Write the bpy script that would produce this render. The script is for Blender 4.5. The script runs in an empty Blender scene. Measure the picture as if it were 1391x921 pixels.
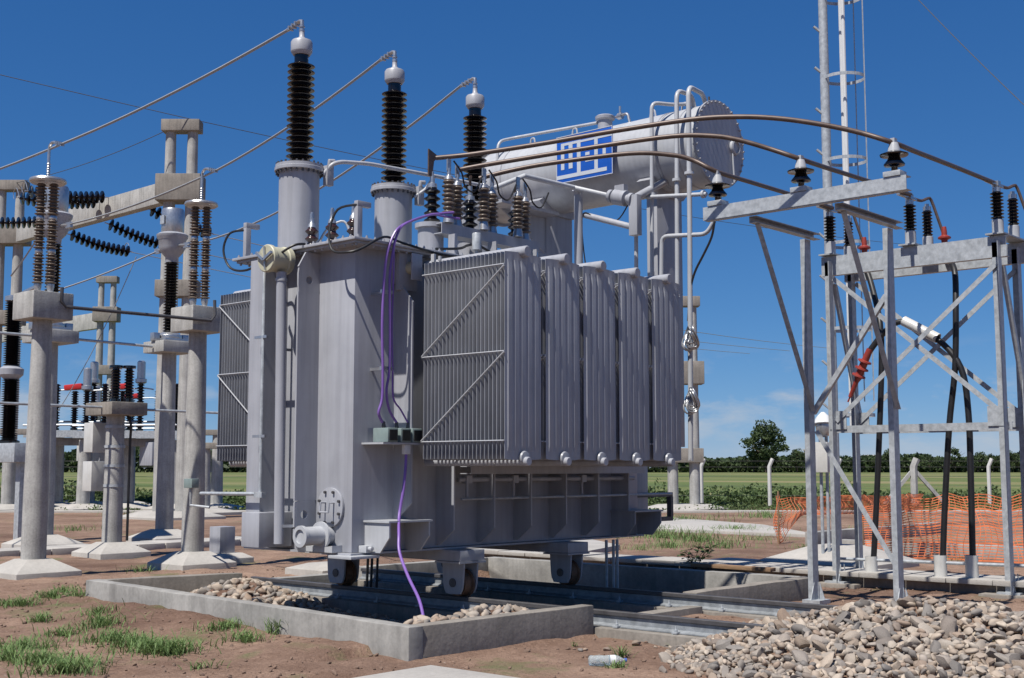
import bpy, bmesh, math, random
import numpy as np
from mathutils import Vector, Matrix
rnd = random.Random(7)
R = math.radians
sc = bpy.context.scene
COL = sc.collection

# ------------------------------------------------------------------ camera
YAW, PITCH = R(42.0), math.atan(175.5/1700.0)
cam = bpy.data.cameras.new('camera'); camo = bpy.data.objects.new('camera', cam); COL.objects.link(camo)
cam.sensor_width = 36.0; cam.lens = 1700.0/1391.0*36.0; cam.clip_start = 0.1; cam.clip_end = 6000
camo.location = (0, 0, 1.65)
fw = Vector((math.cos(YAW)*math.cos(PITCH), math.sin(YAW)*math.cos(PITCH), math.sin(PITCH)))
camo.rotation_euler = fw.to_track_quat('-Z', 'Y').to_euler()
sc.camera = camo

# ------------------------------------------------------------------ sky and sun
SUN_EL = R(60.0)
sx, sy = -0.998, -0.055
n = math.hypot(sx, sy); sx /= n; sy /= n
w = bpy.data.worlds.new('World'); sc.world = w; w.use_nodes = True
nt = w.node_tree; nd = nt.nodes; lk = nt.links; nd.clear()
out = nd.new('ShaderNodeOutputWorld'); bg = nd.new('ShaderNodeBackground'); sky = nd.new('ShaderNodeTexSky')
sky.sky_type = 'NISHITA'; sky.sun_disc = False; sky.sun_elevation = SUN_EL; sky.sun_rotation = math.atan2(sx, sy)
sky.altitude = 3000; sky.air_density = 1.0; sky.dust_density = 0.0; sky.ozone_density = 6.0
bg.inputs['Strength'].default_value = 0.078
# the camera's colour response, applied evenly to the whole sky
srgb = nd.new('ShaderNodeSeparateColor'); crgb = nd.new('ShaderNodeCombineColor'); lk.new(sky.outputs['Color'], srgb.inputs[0])
for ch, (kk, gg) in enumerate(((0.389, 1.15), (0.888, 0.80), (1.80, 0.60))):
    pw = nd.new('ShaderNodeMath'); pw.operation = 'POWER'; pw.inputs[1].default_value = gg; lk.new(srgb.outputs[ch], pw.inputs[0])
    ml = nd.new('ShaderNodeMath'); ml.operation = 'MULTIPLY'; ml.inputs[1].default_value = kk; lk.new(pw.outputs[0], ml.inputs[0]); lk.new(ml.outputs[0], crgb.inputs[ch])
# small fair-weather clouds low over the horizon, all round
tc = nd.new('ShaderNodeTexCoord'); mp = nd.new('ShaderNodeMapping'); mp.inputs['Scale'].default_value = (1, 1, 3.2)
mp.inputs['Location'].default_value = (0.37, 0.1, 0.2)
nz = nd.new('ShaderNodeTexNoise'); nz.inputs['Scale'].default_value = 9.0; nz.inputs['Detail'].default_value = 8; nz.inputs['Roughness'].default_value = 0.62
rp = nd.new('ShaderNodeValToRGB'); rp.color_ramp.elements[0].position = 0.47; rp.color_ramp.elements[1].position = 0.66
sep = nd.new('ShaderNodeSeparateXYZ')
band = nd.new('ShaderNodeValToRGB'); cr = band.color_ramp
cr.elements[0].position = 0.0; cr.elements[0].color = (0.5, 0.5, 0.5, 1)
cr.elements[1].position = 0.10; cr.elements[1].color = (0, 0, 0, 1)
e = cr.elements.new(0.055); e.color = (0.75, 0.75, 0.75, 1)
mul = nd.new('ShaderNodeMath'); mul.operation = 'MULTIPLY'
mix = nd.new('ShaderNodeMix'); mix.data_type = 'RGBA'
mix.inputs['B'].default_value = (5.0, 5.4, 6.0, 1)
lk.new(tc.outputs['Generated'], mp.inputs['Vector']); lk.new(mp.outputs['Vector'], nz.inputs['Vector'])
lk.new(nz.outputs['Fac'], rp.inputs['Fac']); lk.new(tc.outputs['Generated'], sep.inputs[0]); lk.new(sep.outputs['Z'], band.inputs['Fac'])
lk.new(rp.outputs['Color'], mul.inputs[0]); lk.new(band.outputs['Color'], mul.inputs[1])
lk.new(mul.outputs[0], mix.inputs['Factor']); lk.new(crgb.outputs[0], mix.inputs['A'])
lk.new(mix.outputs['Result'], bg.inputs['Color']); lk.new(bg.outputs['Background'], out.inputs['Surface'])
sl = bpy.data.lights.new('sun', 'SUN'); sl.energy = 5.0; sl.angle = R(0.53); sl.color = (1.0, 0.955, 0.88)
so = bpy.data.objects.new('sun', sl); COL.objects.link(so); so.location = (-20, 0, 40)
so.rotation_euler = Vector((-sx*math.cos(SUN_EL), -sy*math.cos(SUN_EL), -math.sin(SUN_EL))).to_track_quat('-Z', 'Y').to_euler()
vs = sc.view_settings; vs.view_transform = 'Standard'; vs.look = 'None'; vs.gamma = 1.0; vs.exposure = 0.35; vs.use_curve_mapping = False

# ------------------------------------------------------------------ materials
ALB = 0.78
def mat(name, col, rough=0.6, metal=0.0, var=0.12, scale=6.0, bump=0.0, bscale=40.0, spec=0.5, streak=0.0, col2=None, spots=0.0, stretch=None):
    col = tuple(x*ALB for x in col); col2 = tuple(x*ALB for x in col2) if col2 else None
    m = bpy.data.materials.new(name); m.use_nodes = True
    t = m.node_tree; N = t.nodes; L = t.links
    p = N['Principled BSDF']
    p.inputs['Roughness'].default_value = rough; p.inputs['Metallic'].default_value = metal
    p.inputs['Specular IOR Level'].default_value = spec
    c = N.new('ShaderNodeTexCoord')
    src = c.outputs['Object']
    if stretch:
        mpn = N.new('ShaderNodeMapping'); mpn.inputs['Scale'].default_value = stretch; L.new(src, mpn.inputs['Vector']); src = mpn.outputs['Vector']
    nz = N.new('ShaderNodeTexNoise'); nz.inputs['Scale'].default_value = scale; nz.inputs['Detail'].default_value = 6; nz.inputs['Roughness'].default_value = 0.6
    L.new(src, nz.inputs['Vector'])
    r = N.new('ShaderNodeValToRGB')
    c2 = col2 or tuple(x*(1-2*var) for x in col)
    r.color_ramp.elements[0].position = 0.3; r.color_ramp.elements[0].color = (*c2, 1)
    r.color_ramp.elements[1].position = 0.7; r.color_ramp.elements[1].color = (*[min(1, x*(1+var*0.6)) for x in col], 1)
    L.new(nz.outputs['Fac'], r.inputs['Fac'])
    last = r.outputs['Color']
    if streak:
        mp2 = N.new('ShaderNodeMapping'); mp2.inputs['Scale'].default_value = (9, 9, 0.5); L.new(c.outputs['Object'], mp2.inputs['Vector'])
        n2 = N.new('ShaderNodeTexNoise'); n2.inputs['Scale'].default_value = 1.6; n2.inputs['Detail'].default_value = 5
        L.new(mp2.outputs['Vector'], n2.inputs['Vector'])
        r2 = N.new('ShaderNodeValToRGB'); r2.color_ramp.elements[0].position = 0.35; r2.color_ramp.elements[0].color = (1-streak,)*3+(1,)
        r2.color_ramp.elements[1].position = 0.6; r2.color_ramp.elements[1].color = (1, 1, 1, 1)
        L.new(n2.outputs['Fac'], r2.inputs['Fac'])
        mm = N.new('ShaderNodeMix'); mm.data_type = 'RGBA'; mm.blend_type = 'MULTIPLY'; mm.inputs['Factor'].default_value = 1
        L.new(last, mm.inputs['A']); L.new(r2.outputs['Color'], mm.inputs['B']); last = mm.outputs['Result']
    if spots:
        v = N.new('ShaderNodeTexNoise'); v.inputs['Scale'].default_value = scale*14; v.inputs['Detail'].default_value = 3
        L.new(c.outputs['Object'], v.inputs['Vector'])
        r3 = N.new('ShaderNodeValToRGB'); r3.color_ramp.elements[0].position = 0.32; r3.color_ramp.elements[0].color = (1-spots,)*3+(1,)
        r3.color_ramp.elements[1].position = 0.62; r3.color_ramp.elements[1].color = (1, 1, 1, 1)
        L.new(v.outputs['Fac'], r3.inputs['Fac'])
        mm = N.new('ShaderNodeMix'); mm.data_type = 'RGBA'; mm.blend_type = 'MULTIPLY'; mm.inputs['Factor'].default_value = 1
        L.new(last, mm.inputs['A']); L.new(r3.outputs['Color'], mm.inputs['B']); last = mm.outputs['Result']
    L.new(last, p.inputs['Base Color'])
    if bump:
        nb = N.new('ShaderNodeTexNoise'); nb.inputs['Scale'].default_value = bscale; nb.inputs['Detail'].default_value = 5
        L.new(c.outputs['Object'], nb.inputs['Vector'])
        b = N.new('ShaderNodeBump'); b.inputs['Strength'].default_value = bump; b.inputs['Distance'].default_value = 0.02
        L.new(nb.outputs['Fac'], b.inputs['Height']); L.new(b.outputs['Normal'], p.inputs['Normal'])
    # slight roughness break-up
    mr = N.new('ShaderNodeMapRange'); mr.inputs['To Min'].default_value = max(0.02, rough-0.1); mr.inputs['To Max'].default_value = min(1, rough+0.1)
    L.new(nz.outputs['Fac'], mr.inputs['Value']); L.new(mr.outputs['Result'], p.inputs['Roughness'])
    return m

M = dict(
    paint=mat('grey_paint', (0.445, 0.455, 0.497), 0.42, 0, 0.06, 2.0, 0.02, 90, streak=0.13),
    paintlt=mat('light_grey_paint', (0.545, 0.56, 0.59), 0.4, 0, 0.06, 2.0, 0.015, 60, streak=0.10),
    rad=mat('radiator_paint', (0.40, 0.415, 0.455), 0.4, 0, 0.07, 3.0, 0.02, 90, streak=0.13),
    cream=mat('cream_paint', (0.56, 0.54, 0.40), 0.5, 0, 0.06, 5),
    green=mat('grey_green_box', (0.26, 0.33, 0.32), 0.45, 0, 0.08, 8),
    galv=mat('galvanised_steel', (0.56, 0.595, 0.63), 0.45, 0.15, 0.16, 14, 0.02, 60, spots=0.12),
    railfoot=mat('dull_galvanised_rail', (0.36, 0.385, 0.41), 0.55, 0.1, 0.2, 9, 0.03, 50, spots=0.2),
    alu=mat('aluminium', (0.62, 0.63, 0.65), 0.33, 0.75, 0.08, 20),
    darksteel=mat('dark_steel', (0.13, 0.125, 0.13), 0.5, 0.4, 0.15, 9),
    rust=mat('rusty_steel', (0.22, 0.12, 0.07), 0.75, 0.1, 0.25, 18, 0.1, 80),
    porc=mat('dark_brown_porcelain', (0.007, 0.005, 0.005), 0.09, 0, 0.15, 5, spec=0.7),
    porcred=mat('red_brown_porcelain', (0.055, 0.022, 0.016), 0.16, 0, 0.15, 5, spec=0.7),
    brown=mat('brown_porcelain', (0.165, 0.125, 0.097), 0.3, 0, 0.12, 5, spec=0.6),
    copper=mat('weathered_copper', (0.14, 0.098, 0.08), 0.45, 0.2, 0.2, 12, col2=(0.095, 0.066, 0.056)),
    conc=mat('concrete', (0.56, 0.55, 0.525), 0.85, 0, 0.14, 2.4, 0.25, 55, streak=0.20, spots=0.18),
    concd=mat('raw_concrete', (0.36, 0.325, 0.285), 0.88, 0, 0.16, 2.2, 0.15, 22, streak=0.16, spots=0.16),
    conck=mat('kerb_concrete', (0.43, 0.415, 0.39), 0.86, 0, 0.22, 1.7, 0.14, 22, streak=0.14, spots=0.12),
    slab=mat('pale_concrete', (0.53, 0.50, 0.46), 0.85, 0, 0.10, 1.4, 0.2, 50, spots=0.10),
    black=mat('black_rubber', (0.018, 0.018, 0.02), 0.45, 0, 0.1, 10),
    purple=mat('purple_sheath', (0.25, 0.13, 0.47), 0.4, 0, 0.06, 10),
    red=mat('red_silicone', (0.35, 0.05, 0.035), 0.42, 0, 0.12, 8),
    redcap=mat('red_cap', (0.62, 0.03, 0.03), 0.4, 0, 0.05, 8),
    pvc=mat('white_pvc', (0.72, 0.71, 0.68), 0.35, 0, 0.06, 6, streak=0.1),
    white=mat('white_enamel', (0.78, 0.79, 0.80), 0.35, 0, 0.03, 6),
    blue=mat('sign_blue', (0.012, 0.115, 0.56), 0.4, 0, 0.04, 6),
    signw=mat('sign_white', (0.62, 0.66, 0.72), 0.4, 0, 0.03, 6),
    orange=mat('orange_netting', (1.0, 0.29, 0.12), 0.55, 0, 0.18, 4),
    stone=None, bark=mat('bark', (0.10, 0.075, 0.055), 0.9, 0, 0.2, 8, 0.4, 20),
    wood=mat('timber', (0.34, 0.21, 0.12), 0.8, 0, 0.2, 5, 0.2, 30, stretch=(20, 1.5, 20)),
    wire=mat('bare_conductor', (0.40, 0.415, 0.43), 0.5, 0.2, 0.04, 3),
    thin=mat('fence_wire', (0.12, 0.12, 0.12), 0.6, 0.3, 0.1, 20),
    farwhite=mat('far_render', (0.72, 0.70, 0.66), 0.8, 0, 0.08, 0.3),
    fartan=mat('far_tan', (0.45, 0.40, 0.34), 0.8, 0, 0.08, 0.3),
)
def stonemat():
    m = bpy.data.materials.new('river_stone'); m.use_nodes = True; t = m.node_tree; N = t.nodes; L = t.links; p = N['Principled BSDF']
    oi = N.new('ShaderNodeObjectInfo'); at = N.new('ShaderNodeAttribute'); at.attribute_name = 'tint'
    add = N.new('ShaderNodeMath'); add.operation = 'ADD'; L.new(oi.outputs['Random'], add.inputs[0]); L.new(at.outputs['Fac'], add.inputs[1])
    fr = N.new('ShaderNodeMath'); fr.operation = 'FRACT'; L.new(add.outputs[0], fr.inputs[0])
    r = N.new('ShaderNodeValToRGB'); cr = r.color_ramp
    cols = [(0, (0.30, 0.25, 0.21)), (0.16, (0.52, 0.46, 0.40)), (0.34, (0.27, 0.265, 0.265)), (0.5, (0.60, 0.55, 0.49)), (0.66, (0.38, 0.30, 0.245)), (0.82, (0.20, 0.20, 0.205)), (1, (0.47, 0.43, 0.40))]
    cols = [(p_, (c_[0]*.80, c_[1]*.745, c_[2]*.685)) for p_, c_ in cols]
    cr.elements[0].position = 0; cr.elements[0].color = (*cols[0][1], 1); cr.elements[1].position = 1; cr.elements[1].color = (*cols[-1][1], 1)
    for ps, c in cols[1:-1]:
        e = cr.elements.new(ps); e.color = (*c, 1)
    L.new(fr.outputs[0], r.inputs['Fac'])
    c = N.new('ShaderNodeTexCoord'); nz = N.new('ShaderNodeTexNoise'); nz.inputs['Scale'].default_value = 14; nz.inputs['Detail'].default_value = 6
    L.new(c.outputs['Object'], nz.inputs['Vector'])
    r2 = N.new('ShaderNodeValToRGB'); r2.color_ramp.elements[0].position = 0.3; r2.color_ramp.elements[0].color = (0.7, 0.68, 0.66, 1); r2.color_ramp.elements[1].position = 0.65
    L.new(nz.outputs['Fac'], r2.inputs['Fac'])
    mm = N.new('ShaderNodeMix'); mm.data_type = 'RGBA'; mm.blend_type = 'MULTIPLY'; mm.inputs['Factor'].default_value = 1
    L.new(r.outputs['Color'], mm.inputs['A']); L.new(r2.outputs['Color'], mm.inputs['B']); L.new(mm.outputs['Result'], p.inputs['Base Color'])
    p.inputs['Roughness'].default_value = 0.75
    b = N.new('ShaderNodeBump'); b.inputs['Strength'].default_value = 0.25; b.inputs['Distance'].default_value = 0.01
    L.new(nz.outputs['Fac'], b.inputs['Height']); L.new(b.outputs['Normal'], p.inputs['Normal'])
    return m
M['stone'] = stonemat()
def leafmat(name, a, b, trans=0.25):
    m = bpy.data.materials.new(name); m.use_nodes = True; t = m.node_tree; N = t.nodes; L = t.links; p = N['Principled BSDF']
    at = N.new('ShaderNodeAttribute'); at.attribute_name = 'tint'
    r = N.new('ShaderNodeValToRGB'); r.color_ramp.elements[0].color = (*a, 1); r.color_ramp.elements[1].color = (*b, 1)
    L.new(at.outputs['Fac'], r.inputs['Fac']); L.new(r.outputs['Color'], p.inputs['Base Color'])
    p.inputs['Roughness'].default_value = 0.6; p.inputs['Specular IOR Level'].default_value = 0.3
    tr = N.new('ShaderNodeBsdfTranslucent'); L.new(r.outputs['Color'], tr.inputs['Color'])
    ms = N.new('ShaderNodeMixShader'); ms.inputs[0].default_value = trans
    L.new(p.outputs[0], ms.inputs[1]); L.new(tr.outputs[0], ms.inputs[2]); L.new(ms.outputs[0], N['Material Output'].inputs['Surface'])
    return m
M['leaf'] = leafmat('tree_leaves', (0.030, 0.052, 0.020), (0.095, 0.130, 0.050))
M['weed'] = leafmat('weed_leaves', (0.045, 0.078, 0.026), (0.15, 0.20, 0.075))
M['grassm'] = leafmat('grass_blades', (0.07, 0.13, 0.035), (0.21, 0.30, 0.11))

# ------------------------------------------------------------------ geometry helpers
class MB:
    def __init__(s): s.v = []; s.f = []; s.sm = []
    def add(s, vs, fs, smooth=False):
        b = len(s.v); s.v += [tuple(v) for v in vs]
        for f in fs: s.f.append([i+b for i in f]); s.sm.append(smooth)
        return s
    def box(s, x0, x1, y0, y1, z0, z1):
        return s.add([(x0,y0,z0),(x1,y0,z0),(x1,y1,z0),(x0,y1,z0),(x0,y0,z1),(x1,y0,z1),(x1,y1,z1),(x0,y1,z1)],
                     [(3,2,1,0),(4,5,6,7),(0,1,5,4),(1,2,6,5),(2,3,7,6),(3,0,4,7)])
    def cb(s, c, d): return s.box(c[0]-d[0]/2, c[0]+d[0]/2, c[1]-d[1]/2, c[1]+d[1]/2, c[2]-d[2]/2, c[2]+d[2]/2)
    def frame(s, p, q, up=(0, 0, 1)):
        p = Vector(p); q = Vector(q); d = (q-p).normalized(); u = Vector(up)
        if abs(d.dot(u)) > 0.98: u = Vector((1, 0, 0))
        a = d.cross(u).normalized(); b = a.cross(d).normalized()
        return p, q, a, b
    def bar(s, p, q, w_, h, up=(0, 0, 1)):
        p, q, a, b = s.frame(p, q, up)
        vs = [o + a*x*w_/2 + b*y*h/2 for o in (p, q) for x, y in ((-1,-1),(1,-1),(1,1),(-1,1))]
        return s.add(vs, [(0,1,2,3),(7,6,5,4),(0,4,5,1),(1,5,6,2),(2,6,7,3),(3,7,4,0)])
    def sect(s, p, q, poly, up=(0, 0, 1)):
        p, q, a, b = s.frame(p, q, up); k = len(poly)
        vs = [o + a*x + b*y for o in (p, q) for x, y in poly]
        return s.add(vs, [tuple(range(k)), tuple(range(2*k-1, k-1, -1))] + [(i, i+k, (i+1) % k+k, (i+1) % k) for i in range(k)])
    def angle(s, p, q, w_=0.07, t=0.008, up=(0, 0, 1), flip=(1, 1)):
        a, b = flip
        poly = [(0,0),(w_*a,0),(w_*a,t*b),(t*a,t*b),(t*a,w_*b),(0,w_*b)]
        if a*b < 0: poly = poly[::-1]
        return s.sect(p, q, poly, up)
    def chan(s, p, q, h=0.2, w_=0.075, t=0.009, up=(0, 0, 1), side=1):
        poly = [(0,-h/2),(w_*side,-h/2),(w_*side,-h/2+t),(t*side,-h/2+t),(t*side,h/2-t),(w_*side,h/2-t),(w_*side,h/2),(0,h/2)]
        if side < 0: poly = poly[::-1]
        return s.sect(p, q, poly, up)
    def tube(s, pts, r, n=8, caps=True, sub=0):
        pts = [Vector(p) for p in pts]
        if sub:
            P = [pts[0]] + pts + [pts[-1]]; o = []
            for i in range(1, len(P)-2):
                for k in range(sub):
                    t = k/sub; a, b, c, d = P[i-1], P[i], P[i+1], P[i+2]
                    o.append(0.5*((2*b)+(c-a)*t+(2*a-5*b+4*c-d)*t*t+(3*b-a-3*c+d)*t**3))
            pts = o+[pts[-1]]
        rs = r if isinstance(r, (list, tuple)) else [r]*len(pts)
        vs = []; prev = None
        for i, p in enumerate(pts):
            d = (pts[min(i+1, len(pts)-1)] - pts[max(i-1, 0)]).normalized()
            if prev is None:
                u = Vector((0, 0, 1)) if abs(d.z) < 0.9 else Vector((1, 0, 0)); a = d.cross(u).normalized()
            else:
                a = (prev - d*prev.dot(d)).normalized()
            prev = a; b = d.cross(a)
            vs += [p + (a*math.cos(6.28318*k/n) + b*math.sin(6.28318*k/n))*rs[i] for k in range(n)]
        fs = [(i*n+k, i*n+(k+1) % n, (i+1)*n+(k+1) % n, (i+1)*n+k) for i in range(len(pts)-1) for k in range(n)]
        base = len(s.v); s.add(vs, fs, True)
        if caps:
            s.f.append([base+k for k in range(n)][::-1]); s.sm.append(False)
            s.f.append([base+(len(pts)-1)*n+k for k in range(n)]); s.sm.append(False)
        return s
    def lathe(s, prof, c=(0, 0, 0), n=20, axis=(0, 0, 1), caps=True):
        ax = Vector(axis).normalized(); u = Vector((1, 0, 0)) if abs(ax.x) < 0.9 else Vector((0, 1, 0))
        a = ax.cross(u).normalized(); b = ax.cross(a); c = Vector(c); vs = []
        for r, z in prof:
            vs += [c + ax*z + (a*math.cos(6.28318*k/n)+b*math.sin(6.28318*k/n))*r for k in range(n)]
        fs = [(i*n+k, i*n+(k+1) % n, (i+1)*n+(k+1) % n, (i+1)*n+k) for i in range(len(prof)-1) for k in range(n)]
        base = len(s.v); s.add(vs, fs, True)
        if caps:
            s.f.append([base+k for k in range(n)][::-1]); s.sm.append(False)
            s.f.append([base+(len(prof)-1)*n+k for k in range(n)]); s.sm.append(False)
        return s
    def prism(s, poly, a0, a1, plane='xz'):
        """poly in plane, extruded along the remaining axis from a0 to a1"""
        k = len(poly)
        mk = {'xz': lambda p, a: (p[0], a, p[1]), 'yz': lambda p, a: (a, p[0], p[1]), 'xy': lambda p, a: (p[0], p[1], a)}[plane]
        vs = [mk(p, a0) for p in poly] + [mk(p, a1) for p in poly]
        return s.add(vs, [tuple(range(k)), tuple(range(2*k-1, k-1, -1))] + [(i, i+k, (i+1) % k+k, (i+1) % k) for i in range(k)])
    def build(s, name, m, parent=None, org=None, bevel=0, sharp=38, tint=None):
        o_ = Vector((0, 0, 0))
        if parent:
            p = parent
            while p: o_ = o_ + p.location; p = p.parent
        elif org is None:
            A = np.array(s.v); o_ = Vector(((A[:,0].min()+A[:,0].max())/2, (A[:,1].min()+A[:,1].max())/2, A[:,2].min()))
        else: o_ = Vector(org)
        me = bpy.data.meshes.new(name)
        me.from_pydata([(x-o_.x, y-o_.y, z-o_.z) for x, y, z in s.v], [], s.f)
        me.polygons.foreach_set('use_smooth', s.sm)
        bm = bmesh.new(); bm.from_mesh(me)
        bmesh.ops.recalc_face_normals(bm, faces=bm.faces)
        if bevel:
            es = [e for e in bm.edges if len(e.link_faces) == 2 and e.calc_face_angle(0) > R(35)]
            bmesh.ops.bevel(bm, geom=es, offset=bevel, segments=2, profile=0.6, affect='EDGES', clamp_overlap=True)
            for f in bm.faces: f.smooth = True
        bm.to_mesh(me); bm.free()
        me.set_sharp_from_angle(angle=R(sharp))
        if tint is not None:
            at = me.attributes.new('tint', 'FLOAT', 'FACE'); at.data.foreach_set('value', tint)
        me.materials.append(M[m] if isinstance(m, str) else m)
        ob = bpy.data.objects.new(name, me); COL.objects.link(ob)
        if parent: ob.parent = parent
        else: ob.location = o_
        return ob

def tag(o, label=None, cat=None, group=None, kind=None):
    if label: o['label'] = label
    if cat: o['category'] = cat
    if group: o['group'] = group
    if kind: o['kind'] = kind
    return o
def thing(name, loc, label, cat, group=None):
    o = bpy.data.objects.new(name, None); o.empty_display_size = 0.2; COL.objects.link(o); o.location = loc
    return tag(o, label, cat, group)
def copy_tree(o, parent=None):
    c = o.copy(); COL.objects.link(c); c.parent = parent
    for ch in o.children: copy_tree(ch, c)
    return c
def dup(src, parent, dx=(0, 0, 0)):
    c = src.copy(); COL.objects.link(c); c.parent = parent; c.location = Vector(src.location)+Vector(dx); return c
def sheds(z0, z1, n, rc, rs, thick=0.35):
    p = (z1-z0)/n; pr = [(rc, z0)]
    for i in range(n):
        z = z0+p*i
        pr += [(rc, z+0.12*p), (rs*0.97, z+0.42*p), (rs, z+0.5*p), (rs*0.96, z+0.58*p), (rc*1.05, z+0.86*p)]
    pr.append((rc, z1)); return pr
def sheds2(z0, z1, n, rc, rs):   # alternating big and small sheds
    p = (z1-z0)/n; pr = [(rc, z0)]
    for i in range(n):
        z = z0+p*i; q = rs if i % 2 == 0 else rc+(rs-rc)*0.65
        pr += [(rc, z+0.1*p), (q*0.97, z+0.4*p), (q, z+0.5*p), (q*0.96, z+0.6*p), (rc*1.05, z+0.9*p)]
    pr.append((rc, z1)); return pr
def circ(cx, cy, r, n=16): return [(cx+r*math.cos(6.28318*i/n), cy+r*math.sin(6.28318*i/n)) for i in range(n)]

# ------------------------------------------------------------------ ground
_g = np.random.RandomState(3)
_tab = _g.rand(256, 256)
def vnoise(x, y, s):
    x = np.asarray(x, float)*s; y = np.asarray(y, float)*s
    xi = np.floor(x).astype(int); yi = np.floor(y).astype(int); fx = x-xi; fy = y-yi
    fx = fx*fx*(3-2*fx); fy = fy*fy*(3-2*fy)
    t = lambda a, b: _tab[a % 256, b % 256]
    return (t(xi,yi)*(1-fx)+t(xi+1,yi)*fx)*(1-fy)+(t(xi,yi+1)*(1-fx)+t(xi+1,yi+1)*fx)*fy
KN, KL, KR, KB = (7.64, 8.09), (8.18, 14.49), (9.86, 8.01), (10.35, 14.03)
HC = (10.75, 4.85)
def heap(x, y):
    ca, sa = math.cos(YAW), math.sin(YAW)
    dx = np.asarray(x)-HC[0]; dy = np.asarray(y)-HC[1]
    fwd = dx*ca+dy*sa; lat = dx*sa-dy*ca
    lat = np.where(lat < 0, lat/2.25, lat/2.6)
    d = np.sqrt((fwd/2.0)**2+lat**2)
    return 0.47*np.clip(1-d, 0, 1)**0.95
def inpit(x, y, m=0.0):
    x = np.asarray(x); y = np.asarray(y)
    x0 = KN[0]+(y-8.09)*(KL[0]-KN[0])/6.4
    return (x > x0+m) & (x < 15.3-m) & (y > 8.05+m) & (y < 14.2-m)
def gz(x, y):
    x = np.asarray(x, float); y = np.asarray(y, float)
    near = np.clip(1-np.hypot(x-12, y-12)/60, 0, 1)
    z = (vnoise(x, y, 0.35)-0.5)*0.07+(vnoise(x+9, y, 1.3)-0.5)*0.05+(vnoise(x, y+5, 3.3)-0.5)*0.034+(vnoise(x, y, 7.5)-0.5)*0.022
    z = z*near
    # a low bank of soil against the near kerb face
    d = KN[0]+(y-8.09)*0.084-x
    z = z+np.where((d > -0.3) & (y > 8.6) & (y < 14.6), 0.075*np.exp(-(np.clip(d, 0, 9)/0.7)**2)*(0.3+vnoise(x, y, 0.8)), 0)
    z = np.where(inpit(x, y, 0.08), -0.30+(vnoise(x, y, 2.2)-0.5)*0.10, z)
    t = inpit(x, y, 0.08) & (x < 9.9)
    z = np.where(t, -0.10+0.33*np.exp(-((x-9.5)**2/0.5+(y-13.0)**2/1.1))+0.35*np.exp(-((y-8.45)**2/0.14))*np.clip((10.0-x)/.5, 0, 1)+(vnoise(x, y, 2.2)-0.5)*0.08, z)
    z = z-.06*np.exp(-np.clip(10.15-x, 0, 9)/1.0)*((x < 10.7) & (y < 8.0) & (y > 0))
    z = np.where((np.abs(x-10.35) < 0.16) | (np.abs(x-12.3) < 0.16), np.minimum(z, 0.0), z)
    return z+heap(x, y)*0.9
def soilmat():
    m = bpy.data.materials.new('bare_soil'); m.use_nodes = True; t = m.node_tree; N = t.nodes; L = t.links; p = N['Principled BSDF']
    c = N.new('ShaderNodeTexCoord')
    def noise(s, d=6):
        q = N.new('ShaderNodeTexNoise'); q.inputs['Scale'].default_value = s; q.inputs['Detail'].default_value = d; q.inputs['Roughness'].default_value = 0.65; L.new(c.outputs['Object'], q.inputs['Vector']); return q
    def ramp(src, p0, c0, p1, c1):
        q = N.new('ShaderNodeValToRGB'); q.color_ramp.elements[0].position = p0; q.color_ramp.elements[0].color = (*c0, 1); q.color_ramp.elements[1].position = p1; q.color_ramp.elements[1].color = (*c1, 1); L.new(src, q.inputs['Fac']); return q
    def mx(f, a, b, bt='MIX'):
        q = N.new('ShaderNodeMix'); q.data_type = 'RGBA'; q.blend_type = bt
        if isinstance(f, float): q.inputs['Factor'].default_value = f
        else: L.new(f, q.inputs['Factor'])
        L.new(a, q.inputs['A']); L.new(b, q.inputs['B']); return q.outputs['Result']
    big = ramp(noise(0.28, 4).outputs['Fac'], 0.35, (0.168, 0.106, 0.079), 0.62, (0.330, 0.228, 0.170))
    mid = ramp(noise(2.6).outputs['Fac'], 0.3, (0.72, 0.68, 0.66), 0.7, (1.08, 1.08, 1.08))
    fine = ramp(noise(24, 5).outputs['Fac'], 0.3, (0.62, 0.58, 0.56), 0.68, (1.15, 1.15, 1.15))
    a = mx(1.0, big.outputs['Color'], mid.outputs['Color'], 'MULTIPLY'); a = mx(0.8, a, fine.outputs['Color'], 'MULTIPLY')
    # scattered pale pebbles
    v = N.new('ShaderNodeTexVoronoi'); v.inputs['Scale'].default_value = 11; L.new(c.outputs['Object'], v.inputs['Vector'])
    pv = ramp(v.outputs['Distance'], 0.10, (1, 1, 1), 0.14, (0, 0, 0)); sel = ramp(noise(5, 2).outputs['Fac'], 0.60, (0, 0, 0), 0.66, (1, 1, 1))
    mk = mx(1.0, pv.outputs['Color'], sel.outputs['Color'], 'MULTIPLY')
    col = N.new('ShaderNodeRGB'); col.outputs[0].default_value = (0.34, 0.29, 0.25, 1)
    a = mx(mk, a, col.outputs[0])
    # thin low growth, denser away from the works
    gr = ramp(noise(0.9, 7).outputs['Fac'], 0.56, (0, 0, 0), 0.66, (0.55, 0.55, 0.55)); gcol = N.new('ShaderNodeRGB'); gcol.outputs[0].default_value = (0.10, 0.135, 0.05, 1)
    a = mx(gr.outputs['Color'], a, gcol.outputs[0])
    L.new(a, p.inputs['Base Color']); p.inputs['Roughness'].default_value = 0.95; p.inputs['Specular IOR Level'].default_value = 0.2
    b = N.new('ShaderNodeBump'); b.inputs['Strength'].default_value = 0.9; b.inputs['Distance'].default_value = 0.035
    L.new(noise(30, 6).outputs['Fac'], b.inputs['Height']); L.new(b.outputs['Normal'], p.inputs['Normal'])
    return m
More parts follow.
